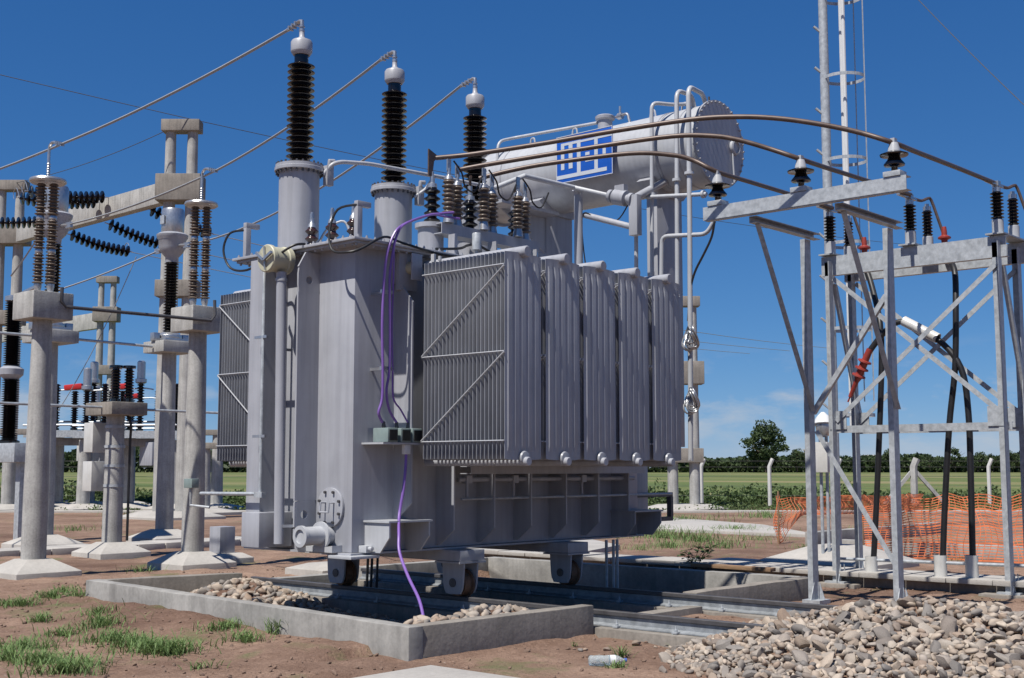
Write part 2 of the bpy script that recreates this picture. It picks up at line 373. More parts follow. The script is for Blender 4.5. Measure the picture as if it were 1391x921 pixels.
def lines(a, b, st, lo, hi):
    l = list(np.arange(a, b, st)); g = st; x = a
    while x > lo: g *= 1.35; x -= g; l.insert(0, x)
    g = st; x = l[-1]
    while x < hi: g *= 1.35; x += g; l.append(x)
    return np.array(l)
xs = lines(5.5, 17.5, 0.07, -3000, 3000); ys = lines(3.0, 20.0, 0.07, -3000, 3000)
GX, GY = np.meshgrid(xs, ys); GZ = gz(GX, GY)
nx, ny = len(xs), len(ys)
me = bpy.data.meshes.new('ground')
idx = np.arange(nx*ny).reshape(ny, nx)
F = np.stack([idx[:-1,:-1], idx[:-1,1:], idx[1:,1:], idx[1:,:-1]], -1).reshape(-1, 4)
me.from_pydata(np.stack([GX, GY, GZ], -1).reshape(-1, 3).tolist(), [], F.tolist())
me.polygons.foreach_set('use_smooth', [True]*len(F)); me.materials.append(soilmat())
g = bpy.data.objects.new('ground', me); COL.objects.link(g); tag(g, 'reddish brown bare soil of the substation yard', 'ground', kind='structure')

# field beyond the fence, laid a little above the soil
def fieldmat():
    m = bpy.data.materials.new('field'); m.use_nodes = True; t = m.node_tree; N = t.nodes; L = t.links; p = N['Principled BSDF']
    c = N.new('ShaderNodeTexCoord')
    mp = N.new('ShaderNodeMapping'); mp.inputs['Rotation'].default_value = (0, 0, -YAW); mp.inputs['Scale'].default_value = (1, 0.25, 1); L.new(c.outputs['Object'], mp.inputs['Vector'])
    n1 = N.new('ShaderNodeTexNoise'); n1.inputs['Scale'].default_value = 0.05; n1.inputs['Detail'].default_value = 6; L.new(mp.outputs['Vector'], n1.inputs['Vector'])
    r = N.new('ShaderNodeValToRGB'); cr = r.color_ramp; cr.elements[0].position = 0.35; cr.elements[0].color = (0.095, 0.13, 0.048, 1); cr.elements[1].position = 0.66; cr.elements[1].color = (0.225, 0.20, 0.105, 1)
    e = cr.elements.new(0.5); e.color = (0.125, 0.15, 0.055, 1); L.new(n1.outputs['Fac'], r.inputs['Fac'])
    n2 = N.new('ShaderNodeTexNoise'); n2.inputs['Scale'].default_value = 1.5; n2.inputs['Detail'].default_value = 6; L.new(c.outputs['Object'], n2.inputs['Vector'])
    r2 = N.new('ShaderNodeValToRGB'); r2.color_ramp.elements[0].color = (0.6, 0.6, 0.6, 1); r2.color_ramp.elements[1].color = (1.25, 1.25, 1.25, 1); L.new(n2.outputs['Fac'], r2.inputs['Fac'])
    mm = N.new('ShaderNodeMix'); mm.data_type = 'RGBA'; mm.blend_type = 'MULTIPLY'; mm.inputs['Factor'].default_value = 1
    L.new(r.outputs['Color'], mm.inputs['A']); L.new(r2.outputs['Color'], mm.inputs['B']); L.new(mm.outputs['Result'], p.inputs['Base Color'])
    p.inputs['Roughness'].default_value = 0.95; p.inputs['Specular IOR Level'].default_value = 0.1
    return m
AX = np.array([math.cos(YAW), math.sin(YAW)]); LT = np.array([math.sin(YAW), -math.cos(YAW)])
def dl(D, l, z=0.0):      # distance along the fence normal and offset along the fence
    q = AX*D+LT*l; return (float(q[0]), float(q[1]), z)
mb = MB(); lat = np.linspace(-1500, 1500, 61)
for i in range(60):
    for a, b in ((55.0, 500.0), (500.0, 3000.0)):
        mb.add([dl(a, lat[i], .05), dl(a, lat[i+1], .05), dl(b, lat[i+1], .05), dl(b, lat[i], .05)], [(0, 1, 2, 3)])
tag(mb.build('field', fieldmat(), org=(0, 0, 0)), 'flat green and straw coloured field reaching the tree line', 'field', kind='structure')

# ------------------------------------------------------------------ oil pit kerbs, trench covers, slabs
def kerb(name, p, q, wd, z0, z1, m='conck', inward=1, lab='rough concrete kerb of the oil pit'):
    p = np.array(p, float); q = np.array(q, float); d = (q-p)/np.linalg.norm(q-p); nrm = np.array([-d[1], d[0]])*inward*wd
    k = max(2, int(np.linalg.norm(q-p)/0.25)); mb = MB(); vs = []
    for i in range(k+1):
        t = i/k; a = p+(q-p)*t; b = a+nrm
        j = lambda s: (vnoise(a[0]+s*7, a[1], 2.3)-0.5)*0.018
        a = a+nrm/wd*j(1); b = b+nrm/wd*j(2)
        vs += [(a[0], a[1], z0), (b[0], b[1], z0), (b[0], b[1], z1+j(3)*.6), (a[0], a[1], z1+j(4)*.6)]
    fs = [(0, 1, 2, 3), (4*k+3, 4*k+2, 4*k+1, 4*k)]
    for i in range(k):
        for e in range(4): fs.append((4*i+e, 4*i+4+e, 4*i+4+(e+1) % 4, 4*i+(e+1) % 4))
    mb.add(vs, fs)
    return tag(mb.build(name, m, bevel=0.012), lab, 'kerb', kind='structure')
kerb('kerb', KN, KL, 0.17, -0.35, 0.27, inward=-1)
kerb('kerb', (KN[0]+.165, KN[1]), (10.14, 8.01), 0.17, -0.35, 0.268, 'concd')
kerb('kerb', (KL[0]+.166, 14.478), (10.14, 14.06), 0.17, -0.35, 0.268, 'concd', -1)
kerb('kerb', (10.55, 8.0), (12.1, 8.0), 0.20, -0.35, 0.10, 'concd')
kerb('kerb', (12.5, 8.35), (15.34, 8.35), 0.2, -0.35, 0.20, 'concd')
kerb('kerb', (15.33, 8.552), (15.33, 14.2), 0.2, -0.35, 0.20, 'conck')
kerb('kerb', (12.5, 14.35), (15.13, 14.35), 0.2, -0.35, 0.20, 'conck', -1)
kerb('kerb', (10.55, 14.1), (12.1, 14.1), 0.2, -0.35, 0.16, 'conck', -1)

def slab(name, pts, z0, z1, m='slab', lab='pale concrete slab', cat='slab'):
    mb = MB(); mb.prism(pts, z0, z1, 'xy')
    return tag(mb.build(name, m, bevel=0.008), lab, cat, kind='structure')
slab('concrete_slab', [(7.10, 7.26), (5.0, 7.24), (5.0, 4.6), (7.14, 4.7)], -0.05, 0.10, lab='pale concrete slab at the bottom edge of the picture')
# cable trench covers: rows of separate lids
def lids(x0, y0, dx, dy, nn, step, sx_, sy_, z0, z1, lab, m='slab'):
    root = tag(bpy.data.objects.new('trench_cover', None), lab, 'trench cover', kind='structure'); COL.objects.link(root); root.location = (x0, y0, 0)
    protos = []
    for i in range(nn):
        cx, cy = x0+dx*step*i, y0+dy*step*i
        if i < 3:
            mb = MB(); mb.box(cx-sx_/2, cx+sx_/2, cy-sy_/2, cy+sy_/2, z0, z1+0.006*((i*7) % 3)); o = mb.build('lid', m, root, bevel=0.008); protos.append(o)
        else:
            dup(protos[i % 3], root, (dx*step*(i-i % 3)+0.006*((i*5) % 3-1)*(dy != 0), dy*step*(i-i % 3)+0.006*((i*5) % 3-1)*(dx != 0), 0))
    return root
lids(8.0, 23.1, 1, 0, 34, 0.62, 0.60, 1.0, -0.05, 0.12, 'row of pale concrete trench lids behind the short post with two boxes')
lids(16.75, 16.6, 0, -1, 21, 0.62, 0.8, 0.612, 0.14, 0.20, 'row of pale concrete trench lids running behind the oil pit')
mb = MB(); mb.box(16.50, 17.1, 3.9, 16.9, -.1, .138); tag(mb.build('trench_wall', 'concd'), 'concrete wall set back for shade under the trench lids behind the oil pit', 'wall', kind='structure')  # recess and lid overhang shaped to give a dark shaded band
slab('concrete_slab', [(27.0, 23.4), (27.0, 14.5), (30.9, 18.4), (34.0, 24.5)], -0.02, 0.09, lab='wide pale concrete slab in the yard behind the transformer')
slab('concrete_slab', [(17.3, 20.4), (17.3, 14.4), (20.6, 15.6), (23.2, 19.2)], -0.02, 0.10, lab='pale concrete slab just behind the transformer')
slab('concrete_slab', [(18.0, 11.9), (17.9, 11.2), (18.7, 11.15), (18.75, 11.85)], -0.02, 0.12, lab='small pale concrete lid on the soil by the leafy weed')
slab('concrete_path', [dl(47, -60)[:2], dl(47, 80)[:2], dl(47.8, 80)[:2], dl(47.8, -60)[:2]], -0.02, 0.07, lab='thin pale kerb line along the fence')

# ------------------------------------------------------------------ rails on concrete beams
def rail(X, y0, y1, lab):
    t = thing('transformer_rail', (X, (y0+y1)/2, 0), lab, 'rail', 'rails under the transformer')
    mb = MB(); mb.box(X-0.19, X+0.19, y0, y1, -0.35, 0.044); mb.build('concrete_beam', 'concd', t, bevel=0.01)
    pf = [(-.07,0),(.07,0),(.07,.012),(.014,.03),(.012,.103),(-.012,.103),(-.014,.03),(-.07,.012)]
    hd = [(-.012,.1035),(.012,.1035),(.036,.113),(.036,.148),(.028,.155),(-.028,.155),(-.036,.148),(-.036,.113)]
    mb = MB(); mb.prism([(X+a, 0.048+b) for a, b in hd], y0+0.02, y1-0.02, 'xz'); mb.build('rail_head', 'darksteel', t)
    mb = MB(); mb.prism([(X+a, 0.048+b) for a, b in pf], y0+0.02, y1-0.02, 'xz'); mb.build('rail_bar', 'railfoot', t)
    first = None; y = y0+0.3; k = 0
    while y < y1-0.1:
        for sgn in (-1, 1):
            if sgn not in (first or {}):
                mb = MB(); cx = X+sgn*.085
                mb.box(cx-.035, cx+.035, y-.03, y+.03, .048, .072); mb.lathe([(.018,.072),(.018,.09),(.009,.091),(.009,.125)], (cx, y, 0), 8)
                first = first or {}; first[sgn] = (mb.build('rail_clip', 'galv', t, bevel=0.004), y)
            else: dup(first[sgn][0], t, (0, y-first[sgn][1], 0))
        y += 0.72; k += 1
    return t
rail(10.35, 3.2, 14.03, 'near steel rail on its concrete beam, under the transformer end')
rail(12.3, 3.2, 14.03, 'far steel rail on its concrete beam, under the transformer middle')

# ------------------------------------------------------------------ power transformer
YC = 11.13
T = thing('power_transformer', (11.1, YC, 0.2), 'large grey power transformer with ribbed radiators and tall black bushings on rails', 'transformer')
X0, X1, Y0, Y1, ZB, ZT = 8.84, 13.95, 10.25, 12.01, 0.755, 4.075
mb = MB(); mb.box(X0, X1, Y0, Y1, ZB, ZT); mb.build('tank', 'paint', T, bevel=0.012)
mb = MB(); mb.box(X0-.06, X1+.06, Y0-.06, Y1+.06, ZB-.022, ZB-.002); mb.build('base_plate', 'paint', T)
mb = MB(); mb.box(8.66, 14.06, 10.05, 12.16, ZT-.028, ZT-.002); mb.build('tank_flange', 'paint', T)
mb = MB(); mb.box(8.62, 14.1, 10.01, 12.2, ZT, ZT+.032); cov = mb.build('cover', 'paint', T, bevel=0.006)
mb = MB()
for i in range(44):
    x = 8.70+i*0.122
    for y in (10.045, 12.165): mb.lathe([(.016, ZT+.032), (.016, ZT+.05), (.009, ZT+.051), (.009, ZT+.066)], (x, y, 0), 6); mb.lathe([(.014, ZT-.05), (.014, ZT-.03)], (x, y+.03*(1 if y < 11 else -1), 0), 6)
for i in range(17):
    y = 10.12+i*0.125; mb.lathe([(.016, ZT+.032), (.016, ZT+.05), (.009, ZT+.051), (.009, ZT+.066)], (8.66, y, 0), 6); mb.lathe([(.014, ZT-.05), (.014, ZT-.03)], (8.69, y, 0), 6)
tag(mb.build('cover_bolts', 'paint', T), kind='stuff')
# ribs on the long sides
def ribpoly(y_in, y_out, z0, z1): return [(y_in, z0), (y_in+(y_out-y_in)*.25, z0), (y_out, z0+.17), (y_out, z1-.2), (y_in+(y_out-y_in)*.4, z1), (y_in, z1)]
for k, x in enumerate((9.44, 10.1, 10.77, 11.42, 12.08, 12.73, 13.37)):
    mb = MB(); mb.prism(ribpoly(Y0+.005, 9.965, .79 if k else 1.1, 3.68), x-.011, x+.011, 'yz'); mb.build('stiffener_rib', 'paint', T)
    mb = MB(); mb.prism(ribpoly(Y1-.005, 12.29, .79, 3.68), x-.011, x+.011, 'yz'); mb.build('stiffener_rib', 'paint', T)
# end ribs facing the picture's left
def plate_hole(mb, x0, x1, z0, z1, cx, cz, r, ya, yb, n=16):
    sq = []
    for i in range(n):
        a = 6.28318*i/n; c, s_ = math.cos(a), math.sin(a)
        tt = min((x1-cx)/c if c > 1e-6 else 9, (x0-cx)/c if c < -1e-6 else 9, (z1-cz)/s_ if s_ > 1e-6 else 9, (z0-cz)/s_ if s_ < -1e-6 else 9)
        sq.append((cx+c*tt, cz+s_*tt))
    ci = circ(cx, cz, r, n)
    vs = [(p[0], y, p[1]) for y in (ya, yb) for p in sq+ci]; m2 = 2*n; fs = []
    for i in range(n):
        j = (i+1) % n
        fs += [(i, j, n+j, n+i), (m2+i, m2+n+i, m2+n+j, m2+j), (n+i, n+j, m2+n+j, m2+n+i), (i, m2+i, m2+j, j)]
    mb.add(vs, fs)
for y, top in ((10.855, 1), (11.44, 0)):
    mb = MB()
    if top:
        mb.box(8.54, X0+.004, y-.012, y+.012, 1.30, 3.58)
        mb.prism([(8.54, 3.86), (X0+.004, 3.86), (X0+.004, 4.03), (8.64, 4.03)], y-.012, y+.012)
        plate_hole(mb, 8.54, X0+.004, 3.5805, 3.8595, 8.69, 3.72, .045, y-.012, y+.012)
        plate_hole(mb, 8.54, X0+.004, 1.0, 1.2995, 8.67, 1.15, .045, y-.012, y+.012)
        mb.prism([(8.54, .9), (8.62, .75), (X0+.004, .75), (X0+.004, .9995), (8.54, .9995)], y-.012, y+.012)
    else: mb.box(8.50, X0+.004, y-.03, y+.22, .80, 4.0)
    mb.build('stiffener_rib', 'paint', T)
# base skids, wheels
for X in (10.36, 12.26):
    mb = MB(); mb.box(X-.2, X+.2, 9.93, 12.33, .605, .73); mb.build('base_beam', 'paint', T, bevel=.008)
    for y in (10.12, 12.16):
        mb = MB(); mb.box(X-.215, X+.215, y-.2, y+.2, .582, .603)
        for sx_ in (-1, 1):
            poly = [(y-.17, .58), (y+.17, .58), (y+.155, .36)] + [(y+.15*math.cos(a), .34+.15*math.sin(a)) for a in (-.3, -.75, -1.2, -1.57, -1.94, -2.4, -2.84)] + [(y-.155, .36)]
            poly = poly[::-1]
            poly = [(a, max(b, .235)) for a, b in poly]
            mb.prism(poly, X+sx_*.11-.012, X+sx_*.11+.012, 'yz')
        br = mb.build('wheel_bracket', 'paint', T)
        mb = MB(); mb.lathe([(.05,-.06),(.14,-.06),(.14,.045),(.165,.05),(.165,.07),(.05,.07)], (X, y, .345), 28, (1, 0, 0)); mb.build('wheel', 'rust', br)
        mb = MB(); mb.lathe([(.05,-.135),(.05,.135)], (X, y, .36), 14, (1, 0, 0)); mb.build('axle', 'darksteel', br)
mb = MB(); mb.box(8.68, 9.08, 10.07, 10.44, .70, .732); mb.build('jacking_pad', 'paintlt', T, bevel=.005)
mb = MB(); mb.box(8.93, 9.02, 10.12, 10.24, .757, .83); mb.lathe([(.025, 0), (.025, .05)], (8.975, 10.12, .80), 10, (0, -1, 0)); mb.build('drain_valve', 'paintlt', T, bevel=.006)
# jacking brackets at both ends of the near side: open box with top plate
for x in (9.02, 13.35):
    mb = MB(); mb.box(x-.02, x+.62, 9.84, Y0-.002, 1.075, 1.095)
    for a in (x, x+.58): mb.prism([(9.86, 1.074), (Y0-.002, 1.074), (Y0-.002, .757), (10.0, .757), (9.86, .92)], a, a+.02, 'yz')
    mb.build('jacking_bracket', 'paintlt' if x < 10 else 'paint', T)
# trunnions on the lifting lugs
for x in (9.54, 13.2):
    mb = MB(); mb.box(x-.16, x+.12, 10.13, 10.20, 3.62, 4.043); mb.box(x-.16, x+.12, 10.201, Y0-.002, 3.7, 4.03); lug = mb.build('lifting_lug', 'paint', T, bevel=.01)
    mb = MB(); mb.lathe([(.07, 0), (.07, .10)], (x, 10.13, 3.88), 20, (0, -1, 0)); mb.build('trunnion', 'cream', lug)
    mb = MB(); mb.cb((x, 10.02, 3.88), (.16, .02, .30)); mb.build('keeper_plate', 'paint', lug, bevel=.006)
# inspection hatch, drain stub, boxes on the end
mb = MB(); mb.lathe([(.212, 0), (.212, .03)], (X0-.002, 10.58, 1.23), 32, (-1, 0, 0)); ht = mb.build('inspection_hatch', 'paint', T, bevel=.004)
for i in range(8):
    a = 6.28318*(i+.5)/8
    if i == 0:
        mb = MB(); mb.lathe([(.016, .03), (.016, .055)], (X0-.002, 10.58+.175*math.cos(a), 1.23+.175*math.sin(a)), 6, (-1, 0, 0)); b0 = mb.build('bolt', 'darksteel', ht); c0 = (math.cos(a), math.sin(a))
    else: dup(b0, ht, (0, .175*(math.cos(a)-c0[0]), .175*(math.sin(a)-c0[1])))
mb = MB(); mb.tube([(X0-.03, 10.51, 1.28), (X0-.10, 10.51, 1.28), (X0-.11, 10.51, 1.18), (X0-.11, 10.65, 1.18), (X0-.10, 10.65, 1.28), (X0-.03, 10.65, 1.28)], .012, 6); mb.build('handle', 'paint', ht)
mb = MB(); mb.lathe([(.10,0),(.10,.10),(.15,.101),(.15,.13),(.10,.131),(.10,.36),(.115,.361),(.115,.40),(.075,.401),(.075,.38)], (X0-.002, 10.62, .93), 24, (-1, 0, 0)); mb.build('drain_stub', 'paintlt', T)
mb = MB(); mb.prism([(10.40, .757), (10.84, .757), (10.84, .83), (10.62, .80), (10.40, .83)], X0-.14, X0-.002, 'yz'); mb.build('stub_saddle', 'paintlt', T)
mb = MB(); mb.box(8.35, 8.80, 11.21, 11.53, .79, 1.17); mb.build('terminal_box', 'paint', T, bevel=.012)
mb = MB(); mb.tube([(8.45, 10.985, .84), (8.45, 11.03, 3.80)], .056, 14); mb.lathe([(.066, 0), (.066, .03)], (8.45, 11.03, 3.70), 14); mb.build('discharge_pipe', 'paint', T)
mb = MB(); mb.bar((8.45, 10.93, 1.03), (8.56, 10.87, 1.03), .02, .03); mb.bar((8.45, 11.05, 2.95), (8.62, 11.05, 2.95), .02, .03); mb.build('pipe_clamp', 'alu', T)
mb = MB(); mb.lathe([(.145, 0), (.155, .01), (.155, .05), (.14, .06), (.14, .22), (.155, .23), (.155, .29)], (8.30, 11.12, 3.95), 28, (1, 0, .0)); rv = mb.build('relief_valve', 'cream', T)
mb = MB(); mb.bar((8.285, 11.13, 4.08), (8.285, 11.11, 3.82), .012, .02); mb.bar((8.27, 11.25, 4.02), (8.27, 11.12, 3.93), .03, .03); mb.bar((8.27, 11.12, 3.93), (8.27, 10.98, 4.0), .03, .03); mb.build('valve_lever', 'alu', rv)
mb = MB(); mb.tube([(8.42, 11.30, 1.36), (8.42, 11.30, 3.86), (8.42, 11.34, 3.93), (8.45, 11.36, 3.93)], .018, 8); mb.build('conduit', 'galv', T)
mb = MB(); mb.tube([(8.42, 11.26, 1.37), (8.42, 12.42, 1.36)], .020, 8); mb.cb((8.42, 11.30, 1.36), (.06, .14, .06)); mb.build('conduit', 'galv', T)
for z in (3.1, 2.0): 
    mb = MB(); mb.bar((8.42, 11.22, z), (8.42, 11.44, z), .03, .03); mb.build('conduit_clip', 'alu', T)
# lifting posts and black hoses on the cover
for p in ((8.72, 12.05, ZT+.032), (8.78, 10.14, ZT+.032)):
    mb = MB(); mb.box(p[0]-.035, p[0]+.035, p[1]-.03, p[1]+.03, p[2], p[2]+.36); mb.box(p[0]-.035, p[0]+.16, p[1]-.03, p[1]+.03, p[2]+.36, p[2]+.42); mb.build('lightning_bracket', 'paint', T, bevel=.005)
def hose(pts, r=.014, m='black', parent=T, name='hose', sub=5): 
    mb = MB(); mb.tube(pts, r, 7, sub=sub); return mb.build(name, m, parent)
hose([(8.70,12.07,4.44),(8.58,12.20,4.40),(8.54,12.26,4.2),(8.56,12.14,3.98),(8.55,11.8,3.92),(8.54,11.5,4.0),(8.52,11.3,4.06),(8.40,11.2,3.97)])
hose([(8.76,10.12,4.48),(8.66,10.34,4.44),(8.60,10.40,4.2),(8.58,10.32,3.98),(8.58,10.06,3.93),(8.70,9.98,3.98),(9.0,9.97,4.14),(9.3,10.0,4.12),(9.9,10.0,4.07),(10.6,10.02,4.1)])
hose([(8.40,11.05,3.98),(8.5,10.9,4.09),(8.66,10.88,4.125),(8.9,10.95,4.125)])

# ---- radiators
RY0, RY1, NF = 8.63, 9.82, 22
RZ0, RZ1, RW = 1.735, 3.905, 0.573
def fin_mesh(mb, x0, yc, fine=False):
    zs = [RZ0, RZ0+.09, RZ0+.15, RZ1-.15, RZ1-.09, RZ1]
    nfl = 5; xs_ = [0.0]
    for i in range(nfl):
        c = (i+.5)/nfl*(RW-.05)+.025; hw = .040
        xs_ += ([c-hw, c-hw*.7, c+hw*.7, c+hw] if fine else [c-hw*.85, c+hw*.85])
    xs_.append(RW)
    hh = []
    for i in range(nfl): hh += ([0, 1, 1, 0] if fine else [1, 1]) if fine else [.9, .9]
    hh = [0]+hh+[0]
    vs = []; m_ = len(xs_)
    for sd in (-1, 1):
        for j, z in enumerate(zs):
            tp = 0 if j in (0, 1, 4, 5) else 1
            for x, h in zip(xs_, hh):
                zz = z
                if j == 5: zz = z-.014*(abs(x/RW-.5)*2)**2
                if j == 0: zz = z+.012*(abs(x/RW-.5)*2)**4
                vs.append((x0+x, yc+sd*(.0025+.0115*h*tp), zz))
    k = len(zs); fs = []
    for sd in range(2):
        o = sd*k*m_
        for j in range(k-1):
            for i in range(m_-1):
                q = (o+j*m_+i, o+j*m_+i+1, o+(j+1)*m_+i+1, o+(j+1)*m_+i); fs.append(q if sd == 0 else q[::-1])
    O = k*m_
    for j in range(k-1):
        fs.append((j*m_, (j+1)*m_, O+(j+1)*m_, O+j*m_)); e_ = m_-1
        fs.append((j*m_+e_, O+j*m_+e_, O+(j+1)*m_+e_, (j+1)*m_+e_))
    for i in range(m_-1):
        fs.append((i, O+i, O+i+1, i+1)); t_ = (k-1)*m_
        fs.append((t_+i, t_+i+1, O+t_+i+1, O+t_+i))
    mb.add(vs, fs, True)
RX = (9.47, 10.121, 10.765, 11.41, 12.06)
rad0 = None
def radiator(front):
    x = RX[0]; sg = 1 if front else -1
    my = (lambda y: y) if front else (lambda y: 2*YC-y)
    mb = MB(); st = (RY1-RY0)/(NF-1)
    for i in range(1, NF): fin_mesh(mb, x, my(RY0+st*i))
    ob = mb.build('radiator', 'rad', T, sharp=25)
    mb = MB(); fin_mesh(mb, x, my(RY0), True); mb.build('front_fin', 'rad', ob, sharp=25)
    cx = x+RW/2
    # top header, sits half above the fins
    mb = MB(); mb.lathe([(.052, 0), (.062, .012), (.062, RY1+.34-RY0)], (cx, my(RY0-.07), RZ1+.012), 20, (0, sg, 0)); mb.build('top_header', 'paint', ob)
    mb = MB(); mb.lathe([(.040, 0), (.048, .010), (.048, RY1+.32-RY0)], (cx, my(RY0-.085), RZ0-.015), 20, (0, sg, 0)); mb.build('bottom_header', 'paint', ob)
    mb = MB(); mb.lathe([(.075, 0), (.068, .02), (.045, .024)], (cx, my(RY0-.02), RZ0+.02), 20, (0, -sg, 0)); mb.build('header_collar', 'rad', ob)
    for xx in (x-.012, x+RW+.012):
        mb = MB(); a, b = my(RY0-.005), my(RY1+.02)
        for z in (3.755, 2.85, 1.932): mb.tube([(xx, a, z), (xx, b, z)], .0085, 6)
        mb.tube([(xx-.004, a, 3.74), (xx-.004, b, 2.86)], .0085, 6); mb.tube([(xx-.004, a, 2.84), (xx-.004, b, 1.94)], .0085, 6)
        mb.build('tie_rods', 'paintlt', ob)
    mb = MB(); mb.cb((cx-.2, my(RY1-.05), RZ1+.05), (.03, .05, .09)); mb.lathe([(.02, 0), (.02, .05)], (cx-.2, my(RY1-.15), RZ1+.01), 8); mb.build('vent_plug', 'paintlt', ob)
    return ob
for fr in (True, False):
    r0 = radiator(fr)
    for x in RX[1:]:
        c = copy_tree(r0, T); c.location.x += x-RX[0]
mb = MB(); mb.tube([(10.25, 10.06, 1.52), (13.6, 10.06, 1.52)], .03, 10)
for x in (10.4, 11.2, 12.5): mb.cb((x, 10.06, 1.52), (.09, .09, .09)); mb.tube([(x, 10.06, 1.52), (x, 10.06, 1.30)], .018, 8)
mb.build('drain_manifold', 'paint', T)
mb = MB(); mb.chan((10.2, 9.80, 1.63), (13.5, 9.80, 1.63), .09, .19, .01, side=-1); mb.build('radiator_carrier', 'paint', T)
mb = MB(); mb.chan((10.3, 9.84, 3.72), (13.5, 9.84, 3.72), .09, .17, .01, side=-1); mb.build('radiator_carrier', 'paint', T)
mb = MB(); mb.tube([(10.25, 10.0, 1.30), (14.4, 10.0, 1.30)], .016, 8); mb.build('cable_conduit', 'galv', T)

# ---- high-voltage bushings
def turret(x):
    mb = MB(); mb.lathe([(.24, ZT+.03), (.24, 5.16)], (x, 11.7, 0), 36); t = mb.build('turret', 'paint', T)
    mb = MB(); mb.lathe([(.29, 5.16), (.295, 5.165), (.295, 5.20), (.29, 5.205), (.285, 5.206), (.285, 5.24), (.16, 5.242)], (x, 11.7, 0), 36); mb.build('turret_flange', 'paint', t)
    mb = MB()
    for i in range(24):
        a = 6.28318*i/24; mb.lathe([(.013, 5.125), (.013, 5.265)], (x+.27*math.cos(a), 11.7+.27*math.sin(a), 0), 6)
    mb.build('flange_bolts', 'darksteel', t)
    mb = MB(); mb.lathe([(.27, ZT+.032), (.27, ZT+.06), (.24, ZT+.061)], (x, 11.7, 0), 36); mb.build('turret_foot', 'paint', t)
    mb = MB(); mb.lathe(sheds(5.243, 6.50, 17, .095, .165), (x, 11.7, 0), 36); mb.lathe([(.085, 6.50), (.085, 6.60)], (x, 11.7, 0), 30); b = mb.build('high_voltage_bushing', 'porc', T, sharp=60)
    mb = MB(); mb.lathe([(.10, 6.60), (.128, 6.64), (.13, 6.65), (.13, 6.76), (.115, 6.785), (.06, 6.80), (.035, 6.83), (.03, 6.90)], (x, 11.7, 0), 28); mb.build('cap', 'paint', b)
    mb = MB(); mb.lathe([(.034, 6.90), (.034, 6.93), (.022, 6.932), (.022, 6.95), (.034, 6.952), (.034, 6.97), (.02, 6.972), (.02, 7.0)], (x, 11.7, 0), 12); mb.build('stud', 'alu', b)
    mb = MB(); mb.tube([(x, 11.7, 6.98), (x, 11.7, 7.03), (x, 11.74, 7.04), (x, 11.98, 6.985)], .024, 8)
    for q in range(3): mb.cb((x, 11.80+.06*q, 7.02-.014*q), (.075, .025, .05))
    mb.build('terminal_clamp', 'alu', b)
for x in (9.2, 10.72, 12.23): turret(x)
def pipe(pts, r=.03, m='paintlt', sub=4, n=10, flanges=(), name='oil_pipe'):
    mb = MB(); mb.tube(pts, r, n, sub=sub)
    for c, ax in flanges: mb.lathe([(r*1.9, -.018), (r*1.9, .018)], c, 14, ax)
    return mb.build(name, m, T)
def rb(pts, rad=.08):   # round the corners of a polyline
    P = [Vector(p) for p in pts]; o = [P[0]]
    for i in range(1, len(P)-1):
        a = (P[i-1]-P[i]); b = (P[i+1]-P[i]); d = min(rad, a.length*.45, b.length*.45)
        s, e = P[i]+a.normalized()*d, P[i]+b.normalized()*d
        for t in (0, .25, .5, .75, 1): o.append(s*(1-t)**2+P[i]*2*t*(1-t)+e*t*t)
    return o+[P[-1]]
pipe(rb([(9.37,11.46,5.13),(9.44,11.38,5.26),(9.55,11.35,5.30),(9.97,11.33,5.35),(11.2,11.3,5.39),(12.2,11.3,5.42)],.1), .026, sub=0)
pipe(rb([(10.86,11.46,5.10),(10.96,11.35,5.2),(11.05,11.30,5.37)],.06), .022, sub=0)
pipe(rb([(9.43,11.62,4.30),(9.46,11.5,4.5),(9.62,11.35,4.62),(9.72,11.2,4.13)],.1), .015, sub=0)
for x in (9.43, 10.93):
    mb = MB(); mb.box(x-.05, x+.05, 11.40, 11.48, 5.0, 5.24); mb.tube([(x, 11.42, 5.24), (x, 11.42, 5.3), (x+.06, 11.40, 5.3)], .03, 8); mb.build('isolating_valve', 'paint', T, bevel=.006)
# small bushings by the end, each on its own flange
for y in (11.2, 10.84, 10.47):
    mb = MB(); mb.lathe([(.085, ZT+.033), (.085, ZT+.05), (.06, ZT+.051)]+sheds(ZT+.06, 4.40, 3, .045, .078), (9.0, y, 0), 24); b = mb.build('low_voltage_bushing', 'porcred', T, sharp=60)
    mb = MB(); mb.lathe([(.05, 4.40), (.04, 4.44), (.026, 4.46), (.026, 4.50), (.017, 4.505), (.017, 4.58)], (9.0, y, 0), 14); mb.cb((9.0, y, 4.535), (.035, .03, .06)); mb.build('terminal', 'alu', b)
